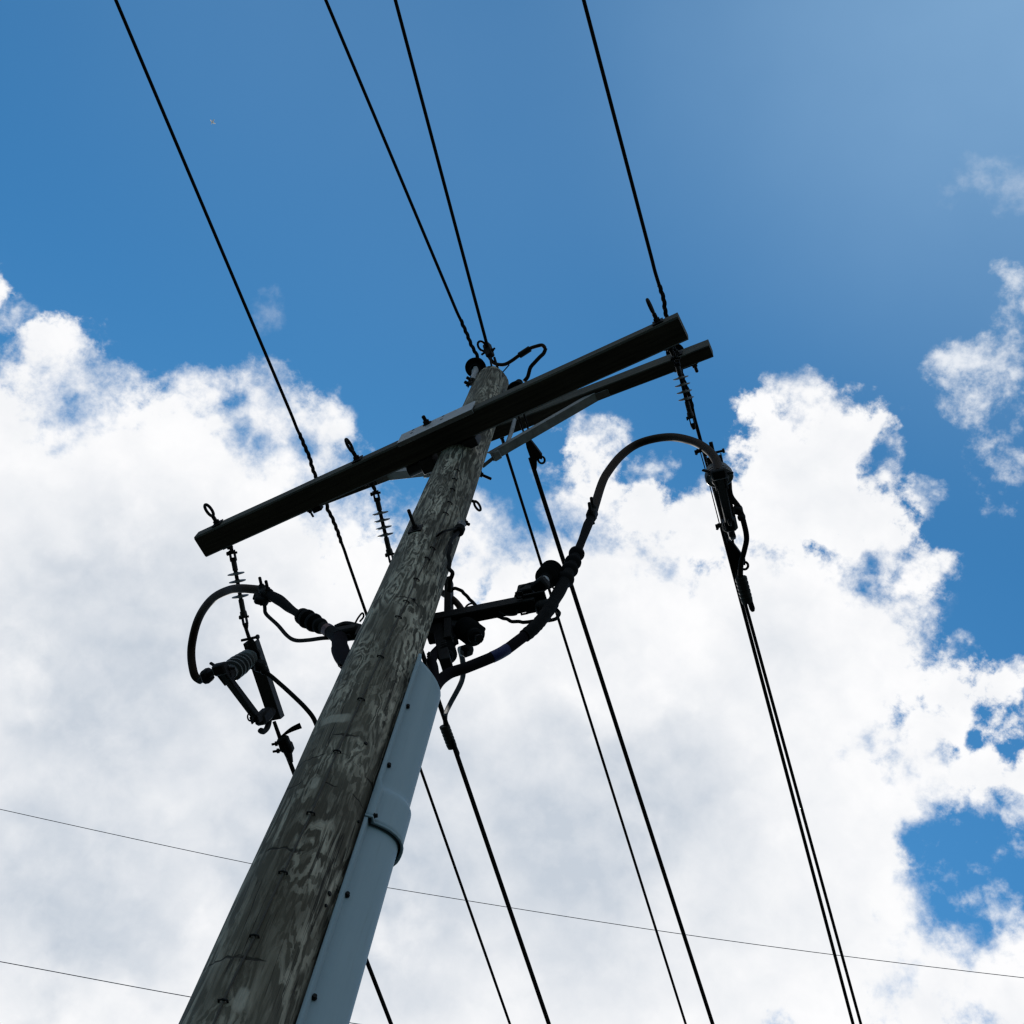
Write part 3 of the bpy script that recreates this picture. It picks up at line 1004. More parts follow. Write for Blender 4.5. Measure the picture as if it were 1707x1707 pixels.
# shield wire dead-ended at the pole top, and its continuation
pC = at(814, 583, 10.22)
cw_, dc = line(pC, 659, 0, 0.05, 0.0008, 40)
single('power_line', MB().tube(cw_, 0.0116, 10), 'wire', 'wire ending in a ringed clamp just above the pole top', 'wire')
p5 = at(884, 763, 9.27)
w5, d5 = line(p5, 1188, 1707, 0.045, 0.0008)
single('power_line', MB().tube(w5, 0.0150, 10), 'wire', 'thick wire hanging from the teardrop clamp beside the pale brace', 'wire')

# thin wires crossing far beyond
t1 = [at(x, y, z) for x, y, z in ((-400, 1257, 14.06), (0, 1349, 14.03), (420, 1440, 14.0), (648, 1480, 14.0), (1170, 1562, 14.0), (1707, 1630, 14.02), (2200, 1680, 14.05))]
single('distant_wire', MB().tube(spline(t1, 6), 0.0042, 8), 'farwire', 'upper hair-thin pale wire crossing the clouds from left to right', 'wire')
t2 = [at(x, y, z) for x, y, z in ((-400, 1530, 14.06), (0, 1603, 14.0), (318, 1662, 14.0), (590, 1706, 14.0), (900, 1750, 14.03), (1500, 1820, 14.05))]
single('distant_wire', MB().tube(spline(t2, 6), 0.0055, 8), 'farwire', 'lower thin wire meeting the left edge of the pole near the bottom', 'wire')


# ------------------------------------------------------------------ pin insulators
def bell(mb, base, up, h, r, n=3):
    prof = [(0, r * 0.42), (h * 0.10, r * 0.5)]
    for i in range(n):
        t = h * (0.14 + 0.62 * i / n)
        rr = r * (1 - 0.13 * i)
        prof += [(t, rr * 0.6), (t + h * 0.02, rr * 0.97), (t + h * 0.07, rr), (t + h * 0.14, rr * 0.8), (t + h * 0.17, rr * 0.55)]
    prof += [(h * 0.82, r * 0.42), (h * 0.86, r * 0.30), (h * 0.93, r * 0.30), (h * 0.96, r * 0.42), (h, r * 0.34), (h * 1.02, r * 0.1)]
    return mb.lathe(base, up, prof, 28)


pi_ = thing('pin_insulator', (PINB.x, PINB.y, 10.1), 'round black insulator on a grey steel pin at the pole top', 'insulator')
mb = MB()
foot = PINB
o = Vector((foot.x - P0.x, foot.y - P0.y, 0)).normalized()
zc = 10.13
top = Vector((PINB.x, PINB.y, zc))
for dd in (-0.014, 0.018):
    off = o.cross(ZUP) * dd
    mb.tube([P0 + o * (prad(10.0) + 0.012) + off + ZUP * 9.84, P0 + o * (prad(10) + 0.015) + off + ZUP * 10.05, top + off * 0.6 + ZUP * -0.03, top + off * 0.5 + ZUP * 0.03], 0.017, 12)
obj('bracket_pin', mb, 'galv', pi_)
for zb in (9.86, 9.76):
    obj('bolt', MB().bolt(P0 + o * (prad(zb) + 0.012) + ZUP * zb, o, 0.04, 0.012), 'dark', pi_)
obj('insulator_bell', bell(MB(), top - ZUP * 0.03, ZUP, 0.17, 0.076), 'rubber', pi_)
for nm, pin, lab in (('pin_insulator', PINA, 'small pin insulator on the left half of the upper crossarm, behind the lower arm'),
                     ('pin_insulator', PIND, 'small pin insulator on the right tip of the upper crossarm, hidden behind the lower arm')):
    t = thing(nm, Vector((pin.x, pin.y, UZ1)), lab, 'insulator')
    obj('insulator_bell', bell(MB(), Vector((pin.x, pin.y, UZ1 + 0.055)), ZUP, 0.15, 0.06), 'rubber', t)
    sx = (pin - P0).dot(BX)
    obj('steel_pin', MB().tube([B(sx, 0.167, UZ1 - 0.002), Vector((pin.x, pin.y, UZ1 + 0.07))], 0.012).lathe(B(sx, 0.167, UZ1), ZUP, [(0, 0.03), (0.008, 0.03), (0.009, 0.015)], 14), 'galv', t)
# larger insulator right of the pole, its dome over the arm edge
pq = at(866, 636, 9.86)
sx = (pq - P0).dot(BX)
t = thing('post_insulator', B(sx, 0.167, UZ1), 'dome-topped insulator peeping over the arm right of the pole', 'insulator')
tip = Vector((pq.x, pq.y, 9.62))
obj('insulator_bell', bell(MB(), tip, ZUP, 0.22, 0.064, 4), 'rubber', t)
obj('steel_pin', MB().tube([B(sx, 0.167, UZ1 - 0.002), tip + ZUP * 0.02], 0.014), 'galv', t)

# ------------------------------------------------------------------ clamps and connectors
def teardrop(name, p, d, label):
    """wedge clamp for a dead-ended wire: straps, body and ringed thimble"""
    d = Vector(d).normalized()
    # ring plane seen broadside from below: across the wire, level
    y = ZUP.cross(d).normalized() * -1
    t = thing(name, p, label, 'clamp', 'teardrop wedge clamps')
    poly = [p - d * 0.10 - y * 0.012, p - d * 0.06 + y * 0.018, p + d * 0.00 + y * 0.040, p + d * 0.055 + y * 0.058, p + d * 0.085 + y * 0.050,
            p + d * 0.07 + y * 0.020, p + d * 0.14 - y * 0.004, p + d * 0.10 - y * 0.020, p - d * 0.02 - y * 0.022]
    obj('wedge_body', MB().prism([v - ZUP * 0.016 for v in poly], ZUP * 0.032), 'dark', t)
    obj('bail_ring', MB().ring(p + d * 0.092 + y * 0.043, ZUP, 0.021, 0.0075, d, 1.15), 'dark', t)
    obj('strap', MB().tube([p - d * 0.27 + y * 0.028, p - d * 0.16 + y * 0.026, p - d * 0.05 + y * 0.014], 0.0065), 'dark', t)
    obj('strap', MB().tube([p - d * 0.27 - y * 0.010, p - d * 0.16 - y * 0.012, p - d * 0.05 - y * 0.010], 0.0065), 'dark', t)
    return t


teardrop('strain_clamp', at(885, 748, 9.27), d5, 'teardrop clamp with a ring, hanging beside the pale brace under the upper arm')
teardrop('strain_clamp', at(1222, 922, 8.22), dr, 'teardrop clamp with a ring, below the right switch')
# ringed clamp at the pole top
t = thing('strain_clamp', pC, 'blocky clamp with an open ring at the pole top', 'clamp')
dn = (at(821, 604, 10.1) - pC).normalized()
sd_ = ZUP.cross(dn).normalized()
obj('clamp_body', MB().box(pC + dn * 0.01, dn, sd_, dn.cross(sd_), 0.13, 0.052, 0.05, 0.008).bolt(pC + sd_ * 0.02, sd_, 0.04, 0.008).bolt(pC + dn * 0.03 - sd_ * 0.02, -sd_, 0.03, 0.008), 'dark', t)
obj('bail_ring', MB().ring(at(803.5, 577, 10.22), (0.15, 0.1, 1), 0.026, 0.0085, dn, 1.45), 'dark', t)
obj('strap', MB().tube([pC + dn * 0.05, at(818, 604, 10.1), at(824, 629, 9.99)], 0.007), 'dark', t)
obj('strap', MB().tube([at(824, 596, 10.15), at(829, 612, 10.08), at(834, 645, 9.9)], 0.009), 'dark', t)
mb = MB().lathe(at(827, 632, 9.99), (0.3, -1, 0), [(-0.02, 0.022), (0.02, 0.022), (0.021, 0.012), (0.04, 0.012)], 6)
mb.box(at(836, 646, 9.9), (1, 0, 0), (0, 1, 0), (0, 0, 1), 0.05, 0.05, 0.09, 0.01)
obj('pole_bolt', mb, 'dark', t)

# left bolted clamp with frayed tails
pc = at(474.5, 1240, 8.17)
dd = (at(490, 1291, 8.15) - at(459, 1205, 8.2)).normalized()
sd_ = ZUP.cross(dd).normalized()
t = thing('strain_clamp', pc, 'bolted clamp with splayed wire ends, below the left switch', 'clamp')
mb = MB().box(pc, dd, sd_, ZUP, 0.10, 0.075, 0.05, 0.012).box(pc + dd * 0.03 - sd_ * 0.02, dd, sd_, ZUP, 0.07, 0.05, 0.06, 0.012)
mb.lathe(pc + dd * 0.04, dd, [(0, 0.028), (0.04, 0.024), (0.09, 0.013)], 14)
obj('clamp_body', mb, 'dark', t)
for k, (x, y) in enumerate(((453, 1241), (455, 1253))):
    e = at(x, y, 8.16)
    s_ = pc + dd * (-0.01 + 0.05 * k)
    obj('bolt', MB().tube([s_, e], 0.008).lathe(s_.lerp(e, 0.55), e - s_, [(0, 0.016), (0.014, 0.016)], 6), 'dark', t)
obj('tension_rod', MB().tube([at(457, 1203, 8.2), at(468, 1234, 8.175), at(478, 1258, 8.16)], [0.012, 0.014, 0.012]), 'dark', t)
mb = MB()
for k in range(5):
    mb.tube(spline([at(468, 1228, 8.18), at(484 + k * 0.6, 1214 + k * 1.3, 8.2), at(500 + k * 0.8, 1205.5 + k * 1.9, 8.22)], 4), 0.0038, 6)
obj('wire_tails', mb, 'wire', t)


def sleeve(px, py, z, d, label, lead):
    p = at(px, py, z)
    d = Vector(d).normalized()
    t = thing('wire_connector', p, label, 'connector', 'compression sleeves joining leads to the far wires')
    side = (lead - p)
    side = (side - d * side.dot(d)).normalized()
    mb = MB()
    poly = []
    for i in range(24):
        a = 2 * math.pi * i / 24
        poly.append((math.cos(a) * 0.034, math.sin(a) * 0.021))
    vs, fs = [], []
    up = d.cross(side)
    stations = [(-0.085, .85), (-0.08, 1)] + [(-0.08 + 0.026 * (j + 1) + e, k) for j in range(5) for e, k in ((-0.006, 1.0), (0, 0.9), (0.005, 1.0))] + [(0.085, .9)]
    for (tt, kk) in stations:
        for (u_, v_) in poly: vs.append(p + d * tt + side * (u_ * kk + 0.012) + up * v_ * kk)
    n = 24
    for i in range(len(stations) - 1):
        for k in range(n): fs.append([i * n + k, i * n + (k + 1) % n, (i + 1) * n + (k + 1) % n, (i + 1) * n + k])
    fs.append(list(range(n))[::-1])
    fs.append([(len(stations) - 1) * n + k for k in range(n)])
    obj('sleeve', mb.add(vs, fs), 'steel', t)
    obj('wire_end', MB().lathe(p + d * 0.07 + side * 0.026, d + side * 0.05, [(0, 0.016), (0.06, 0.016), (0.075, 0.010)], 12), 'wire', t)
    return t


# ------------------------------------------------------------------ cable guard (U-shaped riser cover)
GAZ = 7.0
GD = U(GAZ)
GT = U(GAZ + 90)


def guard_prof(z, grow=0.0, half=0.080, deep=0.122):
    """closed U section at height z: flanges against the pole, round back"""
    r = prad(z)
    n = 18
    outer = [(-half - 0.030, r * 0.86)]
    outer += [(-half - 0.030 - grow * .3, r * 0.86 + 0.012 + grow), (-half - grow, r * 0.93 + 0.012 + grow)]
    for i in range(n + 1):
        a = math.pi * (1 - i / n)
        # squarish back
        c, s = math.cos(a), math.sin(a)
        k = 1 / (abs(c) ** 2.6 + abs(s) ** 2.6) ** (1 / 2.6)
        outer.append(((half + grow) * c * k, r + 0.006 + (deep + grow) * s * k))
    outer += [(half + grow, r * 0.93 + 0.012 + grow), (half + 0.030 + grow * .3, r * 0.86 + 0.012 + grow), (half + 0.030, r * 0.86)]
    return [P0 + GT * -t + GD * rr + ZUP * z for t, rr in outer]


def guard(z0, z1, bell_z=None, cut=False, nz=30):
    mb = MB()
    vs, fs = [], []
    st = []
    for i in range(nz + 1):
        z = z0 + (z1 - z0) * i / nz
        gr = 0.0
        if bell_z is not None:
            gr = 0.013 * max(0, min(1, (bell_z - z) / 0.035))
        st.append((z, gr))
    if bell_z is not None:
        st += [(bell_z, 0), (bell_z - 0.035, 0.013)]
    st = sorted(set(st))
    n = None
    for (z, gr) in st:
        pr = guard_prof(z, gr)
        if cut:
            # sloping mouth: the round back ends lower than the flanges
            f = max(0.0, (z - (z1 - 0.9)) / 0.9)
            pr = [v - ZUP * (max(0, (v - P0).dot(GD) - prad(z)) * 0.95 * f) for v in pr]
        n = len(pr)
        vs += pr
    for i in range(len(st) - 1):
        for k in range(n - 1): fs.append([i * n + k, i * n + k + 1, (i + 1) * n + k + 1, (i + 1) * n + k])
    return mb.add(vs, fs)


GTOP = on_pole(708, 1085).z - 0.20
GSEAM = on_pole(640, 1345).z
gd = thing('cable_guard', P0 + GD * prad(0), 'long smooth grey cable guard on the right side of the pole', 'cable guard')
up_ = obj('upper_section', guard(GSEAM - 0.20, GTOP, GSEAM + 0.02, True, 40), 'pvc', gd)
lo_ = obj('lower_section', guard(0.0, GSEAM - 0.06, None, False, 60), 'pvc', gd)
for o in (up_, lo_):
    md = o.modifiers.new('thickness', 'SOLIDIFY')
    md.thickness, md.offset = 0.005, -1
# dark shadow gap lip at the overlap: the thick rolled rim of the bell
rim = guard_prof(GSEAM - 0.20, 0.013)
obj('rolled_rim', MB().tube(rim, 0.0055, 8), 'pvc', up_)
for (x, y) in ((680.5, 1179), (648, 1278), (622, 1358), (577, 1495), (523, 1665), (712, 1092)):
    zz_ = on_pole(x - 8, y).z
    best = None
    for k in range(61):
        zt = zz_ - 0.3 + k * 0.01
        pr = guard_prof(zt, 0.013 if GSEAM - 0.2 < zt < GSEAM else 0)
        for a_, b_ in zip(pr[12:], pr[13:]):
            for f in (0.25, 0.75):
                q = a_.lerp(b_, f)
                e = 1 - (q - EYEP).normalized().dot(ray(x, y))
                if best is None or e < best[0]: best = (e, q, (b_ - a_).cross(ZUP).normalized())
    c2, o = best[1], best[2]
    if o.dot(EYEP - c2) < 0: o = -o
    obj('lag_screw', MB().lathe(c2 - o * 0.01, o, [(0, 0.005), (0.012, 0.005), (0.0125, 0.0095), (0.0145, 0.0095), (0.0147, 0.0075), (0.024, 0.007)], 10), 'dark', gd)

# ------------------------------------------------------------------ termination bracket behind the pole
BZ = 6.8
KAZ = -28.9
KX, KN = U(KAZ), U(KAZ + 90)
ke = at(893, 1008, BZ)
kp = at(720, 1042, BZ)
kl = kp - KX * 0.38
br = thing('termination_bracket', (P0.x, P0.y, BZ), 'black steel bracket bar behind the pole carrying the cable ends', 'bracket')
bk = MB().box((ke + kl) / 2 + ZUP * 0.0, KX, KN, ZUP, (ke - kl).length, 0.055, 0.006, 0.001)
bk.box((ke + kl) / 2 - KN * 0.0275 + ZUP * 0.03, KX, KN, ZUP, (ke - kl).length, 0.006, 0.062, 0.001)
obj('bar', bk, 'dark', br)
# upright at the right edge of the pole
u0, u1 = at_v(750, 1062, kp, KAZ), at_v(748.5, 968, kp, KAZ)
obj('upright', MB().bar(u0 - ZUP * 0.04, u1, KN, 0.034, 0.05, 0.002), 'dark', br)
# clamp plates with square holes near the right end
cp = at(905, 1012, BZ)
pl = MB()
pl.box(at(893, 1004, BZ + 0.03), KX, KN, ZUP, 0.11, 0.10, 0.012, 0.003)
pl.box(at(878, 990, BZ + 0.10), KX, KN, ZUP, 0.075, 0.08, 0.07, 0.006)
for (x, y) in ((866, 992), (888, 1003), (873, 1019)):
    c = at(x, y, BZ + 0.02)
    for sx_, sy_ in ((1, 0), (-1, 0), (0, 1), (0, -1)):
        e = KX * sx_ + KN * sy_
        f = KX * sy_ + KN * sx_
        pl.box(c + e * 0.014, e, f, ZUP, 0.008, 0.036, 0.008, 0.001)
obj('clamp_plate', pl, 'dark', br)
mb = MB().bar(at(893, 1014, BZ), at(922, 1010, BZ), ZUP, 0.06, 0.05, 0.01)
mb.lathe(at(908, 1012, BZ), KX, [(-0.02, 0.036), (0.03, 0.036)], 14)
obj('cable_grip', mb, 'dark', br)
# foot and struts by the pole below the bar
mb = MB().bar(at(732, 1052, BZ - 0.02), at(744, 1108, BZ - 0.42), KN, 0.05, 0.06, 0.004)
mb.bar(at(741, 1050, BZ - 0.02), at(760, 1070, BZ - 0.1), KN, 0.03, 0.05, 0.004)
mb.box(at(727, 1056, BZ - 0.05), KX, KN, ZUP, 0.07, 0.06, 0.10, 0.006)
obj('pole_mount', mb, 'dark', br)
mb = MB().tube(spline([at(559, 1047, BZ + 0.25), at(575, 1041, BZ + 0.27), at(590, 1043, BZ + 0.26), at(606, 1048, BZ + 0.25)], 5), 0.017, 8)
mb.tube([at(588, 1043, BZ + 0.25), at(580, 1062, BZ + 0.1)], 0.012)
mb.box(at(594, 1054, BZ + 0.2), KX, KN, ZUP, 0.05, 0.04, 0.10, 0.006)
obj('cable_grip', mb, 'dark', br)

# ------------------------------------------------------------------ riser cables and their terminations
mount = at(908, 1030, BZ - 0.12)
gt = at(733, 1128, 6.26)
azc = math.degrees(math.atan2(mount.y - gt.y, mount.x - gt.x))
cpts = [gt - ZUP * 0.5 - KX * 0.03, gt - ZUP * 0.12 - KX * 0.01] + [at_v(x, y, gt, azc) for x, y in ((745, 1125), (780, 1112), (832, 1090), (864, 1068), (890, 1047), (908, 1026))]
TAZ = -22.0
tb = cpts[-1]
ctop = [at_v(x, y, tb, TAZ) for x, y in ((922, 1004), (935, 981), (946, 958), (957, 933), (969, 904), (978, 880), (985, 862))]
cab = spline(cpts + ctop[:1], 8)
rr_ = 9.0 * mpp(tb)
cb = thing('riser_cable', gt, 'thick black cable curving out of the guard mouth to the right, with blue tape', 'cable')
obj('jacket', MB().tube(cab, rr_, 18), 'jacket', cb)
i0 = min(range(len(cab)), key=lambda i: (cab[i] - at_v(829, 1091, gt, azc)).length)
obj('tape_band', MB().tube(cab[i0 - 2:i0 + 4], rr_ + 0.0012, 18), 'tape', cb)
i1 = min(range(len(cab)), key=lambda i: (cab[i] - at_v(885, 1051, gt, azc)).length)
obj('tape_band', MB().tube(cab[i1 - 3:], [rr_ + 0.004 + 0.004 * random.random() for _ in cab[i1 - 3:]], 16), 'rubber', cb)


def termination(name, pts, widths, sheds, label, clampdir):
    """cable termination: tapering rubber body with skirts, then the terminal and its clamp"""
    t = thing(name, pts[0], label, 'cable termination', 'cable terminations')
    sp = spline(pts, 6)
    L = [0]
    for a, b in zip(sp, sp[1:]): L.append(L[-1] + (b - a).length)
    tot = L[-1]
    rs = []
    for l in L:
        f = l / tot * (len(widths) - 1)
        k = min(int(f), len(widths) - 2)
        rs.append((widths[k] + (widths[k + 1] - widths[k]) * (f - k)) / 2)
    rs = [r * (1 + 0.07 * mn.noise(Vector((l * 14, 3.3, len(pts))))) for r, l in zip(rs, L)]
    obj('body', MB().tube(sp, rs, 18), 'rubber', t)
    for (f, r) in sheds:
        i = min(range(len(L)), key=lambda j: abs(L[j] - f * tot))
        d = (sp[min(i + 1, len(sp) - 1)] - sp[max(0, i - 1)]).normalized()
        obj('skirt', MB().lathe(sp[i], d, [(-0.030, rs[i] * 0.9), (-0.014, r * 0.93), (0.0, r), (0.010, r * 0.98), (0.018, r * 0.7), (0.026, rs[i] * 0.9)], 24), 'rubber', t)
    d = (sp[-1] - sp[-3]).normalized()
    e = sp[-1]
    y = d.cross(ZUP).normalized()
    if y.dot(Vector(clampdir)) < 0: y = -y
    mb = MB().box(e + d * 0.03, d, y, d.cross(y), 0.09, 0.055, 0.05, 0.010).box(e + d * 0.075, d, y, d.cross(y), 0.045, 0.07, 0.045, 0.010)
    for k in (0.005, 0.075):
        mb.bolt(e + d * k + y * 0.02, y, 0.06, 0.009)
        mb.lathe(e + d * k - y * 0.02, -y, [(0, 0.017), (0.022, 0.017)], 6)
    obj('terminal_clamp', mb, 'dark', t)
    return e + d * 0.09, d


mR = mpp(ctop[2])
eR, dR = termination('cable_termination', [cab[-1]] + ctop, [x * mR for x in (19, 20, 21, 20, 19, 16, 15, 14, 16, 17, 13)],
                     [(0.26, 15.0 * mR), (0.36, 14.5 * mR), (0.46, 14.5 * mR), (0.56, 14 * mR)],
                     'upright black cable termination with rubber skirts, right of the pole under the arched lead', (-1, -0.4, 0))
# left: zl gives heights along the leaning body
lp = [(575, 1098, 6.60), (567, 1082, 6.75), (566, 1064, 6.9), (548, 1051, 7.02), (527, 1040, 7.14), (505, 1028, 7.26), (484, 1015, 7.38), (468, 1002, 7.47), (449, 991, 7.56)]
lpp = [at(*q) for q in lp]
mL = mpp(lpp[4])
eL, dL = termination('cable_termination', lpp[2:], [x * mL for x in (26, 22, 19, 18, 15, 13, 13, 18, 19, 17)],
                     [(0.30, 13.5 * mL), (0.38, 16 * mL), (0.46, 16.5 * mL), (0.53, 14.5 * mL)],
                     'leaning black cable termination with rubber skirts, left of the pole', (0.3, -1, 0))
mb = MB().box(at(577, 1056, 6.95), KX, KN, ZUP, 0.14, 0.07, 0.06, 0.012)
obj('cable_support', mb, 'dark', br)
lc = thing('riser_cable', lpp[0], 'thick black cable bend bulging out at the left edge of the pole', 'cable')
obj('jacket', MB().tube(spline([at(640, 1150, 6.2), at(600, 1120, 6.4)] + lpp[:3], 6), [15.0 * mL] * 12 + [14.0 * mL] * 7 + [12.5 * mL] * 6, 18), 'jacket', lc)
b_ = spline(lpp[2:4], 4)
obj('tape_band', MB().tube([lpp[3].lerp(lpp[2], 0.2), lpp[3].lerp(lpp[4], 0.12)], 10.9 * mL, 18), 'redtape', lc)
# third cable rising behind
c3 = [at(722, 1135, 6.15), at(719, 1104, 6.3), at(716, 1092, 6.36), at(722, 1080, 6.5), at(735, 1068, 6.62), at(750, 1058, 6.75)]
c3 = [q + KN * 0.03 for q in c3]
single('riser_cable', MB().tube(spline(c3, 6), 8.5 * mpp(c3[2]), 16), 'jacket', 'short black cable stub rising straight out of the guard mouth beside the pole', 'cable')

# ------------------------------------------------------------------ arched leads to the switches
hR = swpt('R', 0.035, 0, -0.345)
az_ = math.degrees(math.atan2(hR.y - eR.y, hR.x - eR.x))
arcR = [eR - dR * 0.005] + [at_v(x, y, eR, az_) for x, y in ((1003, 807), (1014, 786), (1035, 760), (1061, 741), (1093, 731), (1125, 729), (1158, 737), (1181, 751), (1194, 768))]
arcR.append(hR)
zmax = 8.25
single('switch_lead', MB().tube(spline(arcR, 8), 6.8 * mpp(arcR[4]), 16), 'tube', 'stiff brown lead arching over to the right switch', 'cable')
hL = swpt('L', 0.035, 0, -0.345)
zsL = [eL.z, 7.72, 7.85, 7.97, 8.06, 8.10, 8.10, 8.06, 8.0]
ptL = [(430, 984), (402, 981), (381, 984), (357, 996), (338.6, 1017), (327, 1042), (320, 1073), (319, 1096), (322, 1117)]
arcL = [eL] + [at(x, y, z) for (x, y), z in zip(ptL[1:], zsL[1:])] + [at(326, 1128, 7.98), at(334, 1134, 7.97)]
swl = [o for o in COL.objects if o.get('label') == SLAB['L']][0]
b0, b1 = at(334, 1134, 7.97), hL
bpy.context.view_layer.update()
mi = swl.matrix_world.inverted()
mb = MB().bar(mi @ (b0 + (b0 - b1) * 0.05), mi @ b1, (0, 0, 1), 0.040, 0.045, 0.008)
mb.box(mi @ b0.lerp(b1, 0.35), *E3, 0.085, 0.05, 0.075, 0.014)
c_ = obj('lead_clamp', mb, 'dark', None, (0, 0, 0))
c_.parent = swl
single('switch_lead', MB().tube(spline(arcL, 8), 6.7 * mpp(arcL[4]), 16), 'tube', 'stiff brown lead looping round to the left switch', 'cable')

# thinner leads
def lead(name, pts, r, mat_, label, cat='cable', n=8, kink=0.0):
    sp = spline(pts, n)
    if kink: sp = [q + Vector((mn.noise(q * 23), mn.noise(q * 23 + Vector((3, 1, 8))), mn.noise(q * 23 + Vector((9, 4, 1))))) * kink for q in sp]
    return single(name, MB().tube(sp, r, 10), mat_, label, cat)


lead('jumper_wire', [swpt('L', 0.16, 0.045, -0.02), at(444, 1122, 8.22), at(467.5, 1140.6, 8.15), at(491, 1162, 8.08), at(510, 1181, 8.03), at(524, 1200, 8.0), at(534, 1230, 8.0), at(548, 1290, 8.05), at(575, 1420, 8.02), at(592, 1556, 7.99)],
     0.0145, 'wire', 'black jumper running from the left switch to behind the pole')
mb = MB().box(at(434, 1110, 8.24), *E3, 0.07, 0.07, 0.07, 0.015).box(at(441, 1118, 8.22), *E3, 0.05, 0.045, 0.05, 0.012)
single('bolted_lug', mb, 'dark', 'dark bolted lug on the side of the left switch', 'connector')
lead('jumper_wire', [swpt('R', 0.2, -0.045, -0.03), at(1218, 826, 8.25), at(1232, 847, 8.2), at(1240.5, 874, 8.16), at(1244.5, 897, 8.15), at(1241, 917, 8.15), at(1235.5, 939, 8.16), at(1234.5, 962, 8.16), at(1239, 985, 8.155)],
     0.0155, 'wire', 'black jumper curving beside the teardrop clamp from the right switch')
single('bolted_lug', MB().box(at(1230, 850, 8.2), *E3, 0.05, 0.045, 0.06, 0.01).box(at(1236, 862, 8.18), *E3, 0.04, 0.04, 0.05, 0.01), 'dark', 'dark bolted lug on the jumper beside the right switch', 'connector')
sleeve(1237, 984, 8.16, dr, 'grey compression sleeve on the wire below the right teardrop clamp', at(1243, 984, 8.16))
mz = min(mw, key=lambda q: (q - at(744, 1228, 8.0)).length).z
sleeve(744.5, 1229, mz, dm, 'grey compression sleeve on the wire emerging beside the cable guard', at(753, 1226, mz))
lead('jumper_wire', [at(768, 1086, 7.2), at(771.5, 1104, 7.3), at(772, 1124, 7.4), at(767, 1142, 7.55), at(750, 1174, 7.8), at(742.5, 1192, mz + 0.02), at(743, 1212, mz), at(746, 1232, mz)],
     0.0145, 'wire', 'short black jumper dropping to the sleeve beside the cable guard')
# rod pair bypassing the right switch
t = thing('tension_link', at(1181, 801, 8.3), 'pair of thin rods stretched along the right switch', 'link')
for dx in (0, 4):
    obj('rod', MB().tube([at(1167 + dx, 752, 8.335), at(1182 + dx, 805, 8.30), at(1200 + dx, 876, 8.25)], 0.0030), 'steel', t)
mb = MB().tube([at(1193, 878, 8.25), at(1207, 874, 8.25)], 0.013).lathe(at(1195, 877.5, 8.25), (1, 0, 0), [(0, 0.02), (0.012, 0.02)], 6)
obj('pin', mb, 'dark', t)
mb = MB().tube([at(1158, 754, 8.34), at(1172, 750, 8.34)], 0.011).lathe(at(1160, 753, 8.34), (1, 0, 0), [(0, 0.018), (0.012, 0.018)], 6)
obj('pin', mb, 'dark', t)

# jumper at the pole top, with its splice
jp = [at(816, 596, 10.17), at(822, 604, 10.14), at(830, 607.5, 10.1), at(841, 607.5, 10.08), at(852, 602, 10.07), at(866, 592, 10.06), at(881, 582, 10.05), at(894.7, 577, 10.03), at(904, 575.5, 10.02), at(908.5, 580, 10.0), at(905, 589, 9.97), at(897, 597, 9.94), at(891, 604, 9.92), at(884, 614, 9.9), at(880, 627, 9.87), at(874, 636, 9.85)]
o = lead('jumper_wire', jp[:10], 0.0128, 'tube', 'brown jumper loop rising from the ringed clamp at the pole top')
obj('splice', MB().tube([at(866, 592.5, 10.06), at(883, 581.5, 10.05)], 0.022, 12).tube([at(880, 583, 10.05), at(885, 578.5, 10.05)], 0.006), 'dark', o)
h = MB().tube(wobble(spline(jp[9:], 6), jp[12], 0.4, 0.012), 0.0135, 10)
obj('wrapped_tail', h, 'wire', o)
lead('bond_wire', [at(849, 608, 10.08), at(841, 617, 10.05), at(835, 624, 10.0), at(833, 634, 9.95)], 0.0042, 'wire', 'thin wire bent from the jumper down to the pole top', 'wire')

# ------------------------------------------------------------------ surge arresters (three alike)
ar = thing('surge_arrester', (0, 0, 0), '', 'arrester', 'surge arresters on the cable bracket')
prof = [(0.0, 0.026), (0.02, 0.026)]
for i in range(4):
    t0 = 0.03 + i * 0.036
    prof += [(t0, 0.034), (t0 + 0.008, 0.054), (t0 + 0.013, 0.057), (t0 + 0.017, 0.054), (t0 + 0.026, 0.036)]
prof += [(0.19, 0.034), (0.20, 0.024)]
obj('housing', MB().lathe((0, 0, 0), (0, 0, 1), prof, 30), 'rubber', ar)
obj('base_stud', MB().lathe((0, 0, -0.06), (0, 0, 1), [(0, 0.012), (0.01, 0.022), (0.055, 0.024), (0.062, 0.02)], 16), 'galv', ar)
mb = MB().box((0, 0, -0.085), *E3, 0.075, 0.065, 0.06, 0.012).lathe((0.02, 0.02, -0.07), (1, 0.4, 0), [(0, 0.014), (0.04, 0.014)], 6)
obj('clamp', mb, 'dark', ar)
obj('top_terminal', MB().lathe((0, 0, 0.20), (0, 0, 1), [(0, 0.012), (0.03, 0.012), (0.031, 0.02), (0.045, 0.02)], 8), 'dark', ar)


def upright(o, p, q):
    o.location = p
    o.rotation_mode = 'QUATERNION'
    o.rotation_quaternion = (q - p).to_track_quat('Z', 'Y')


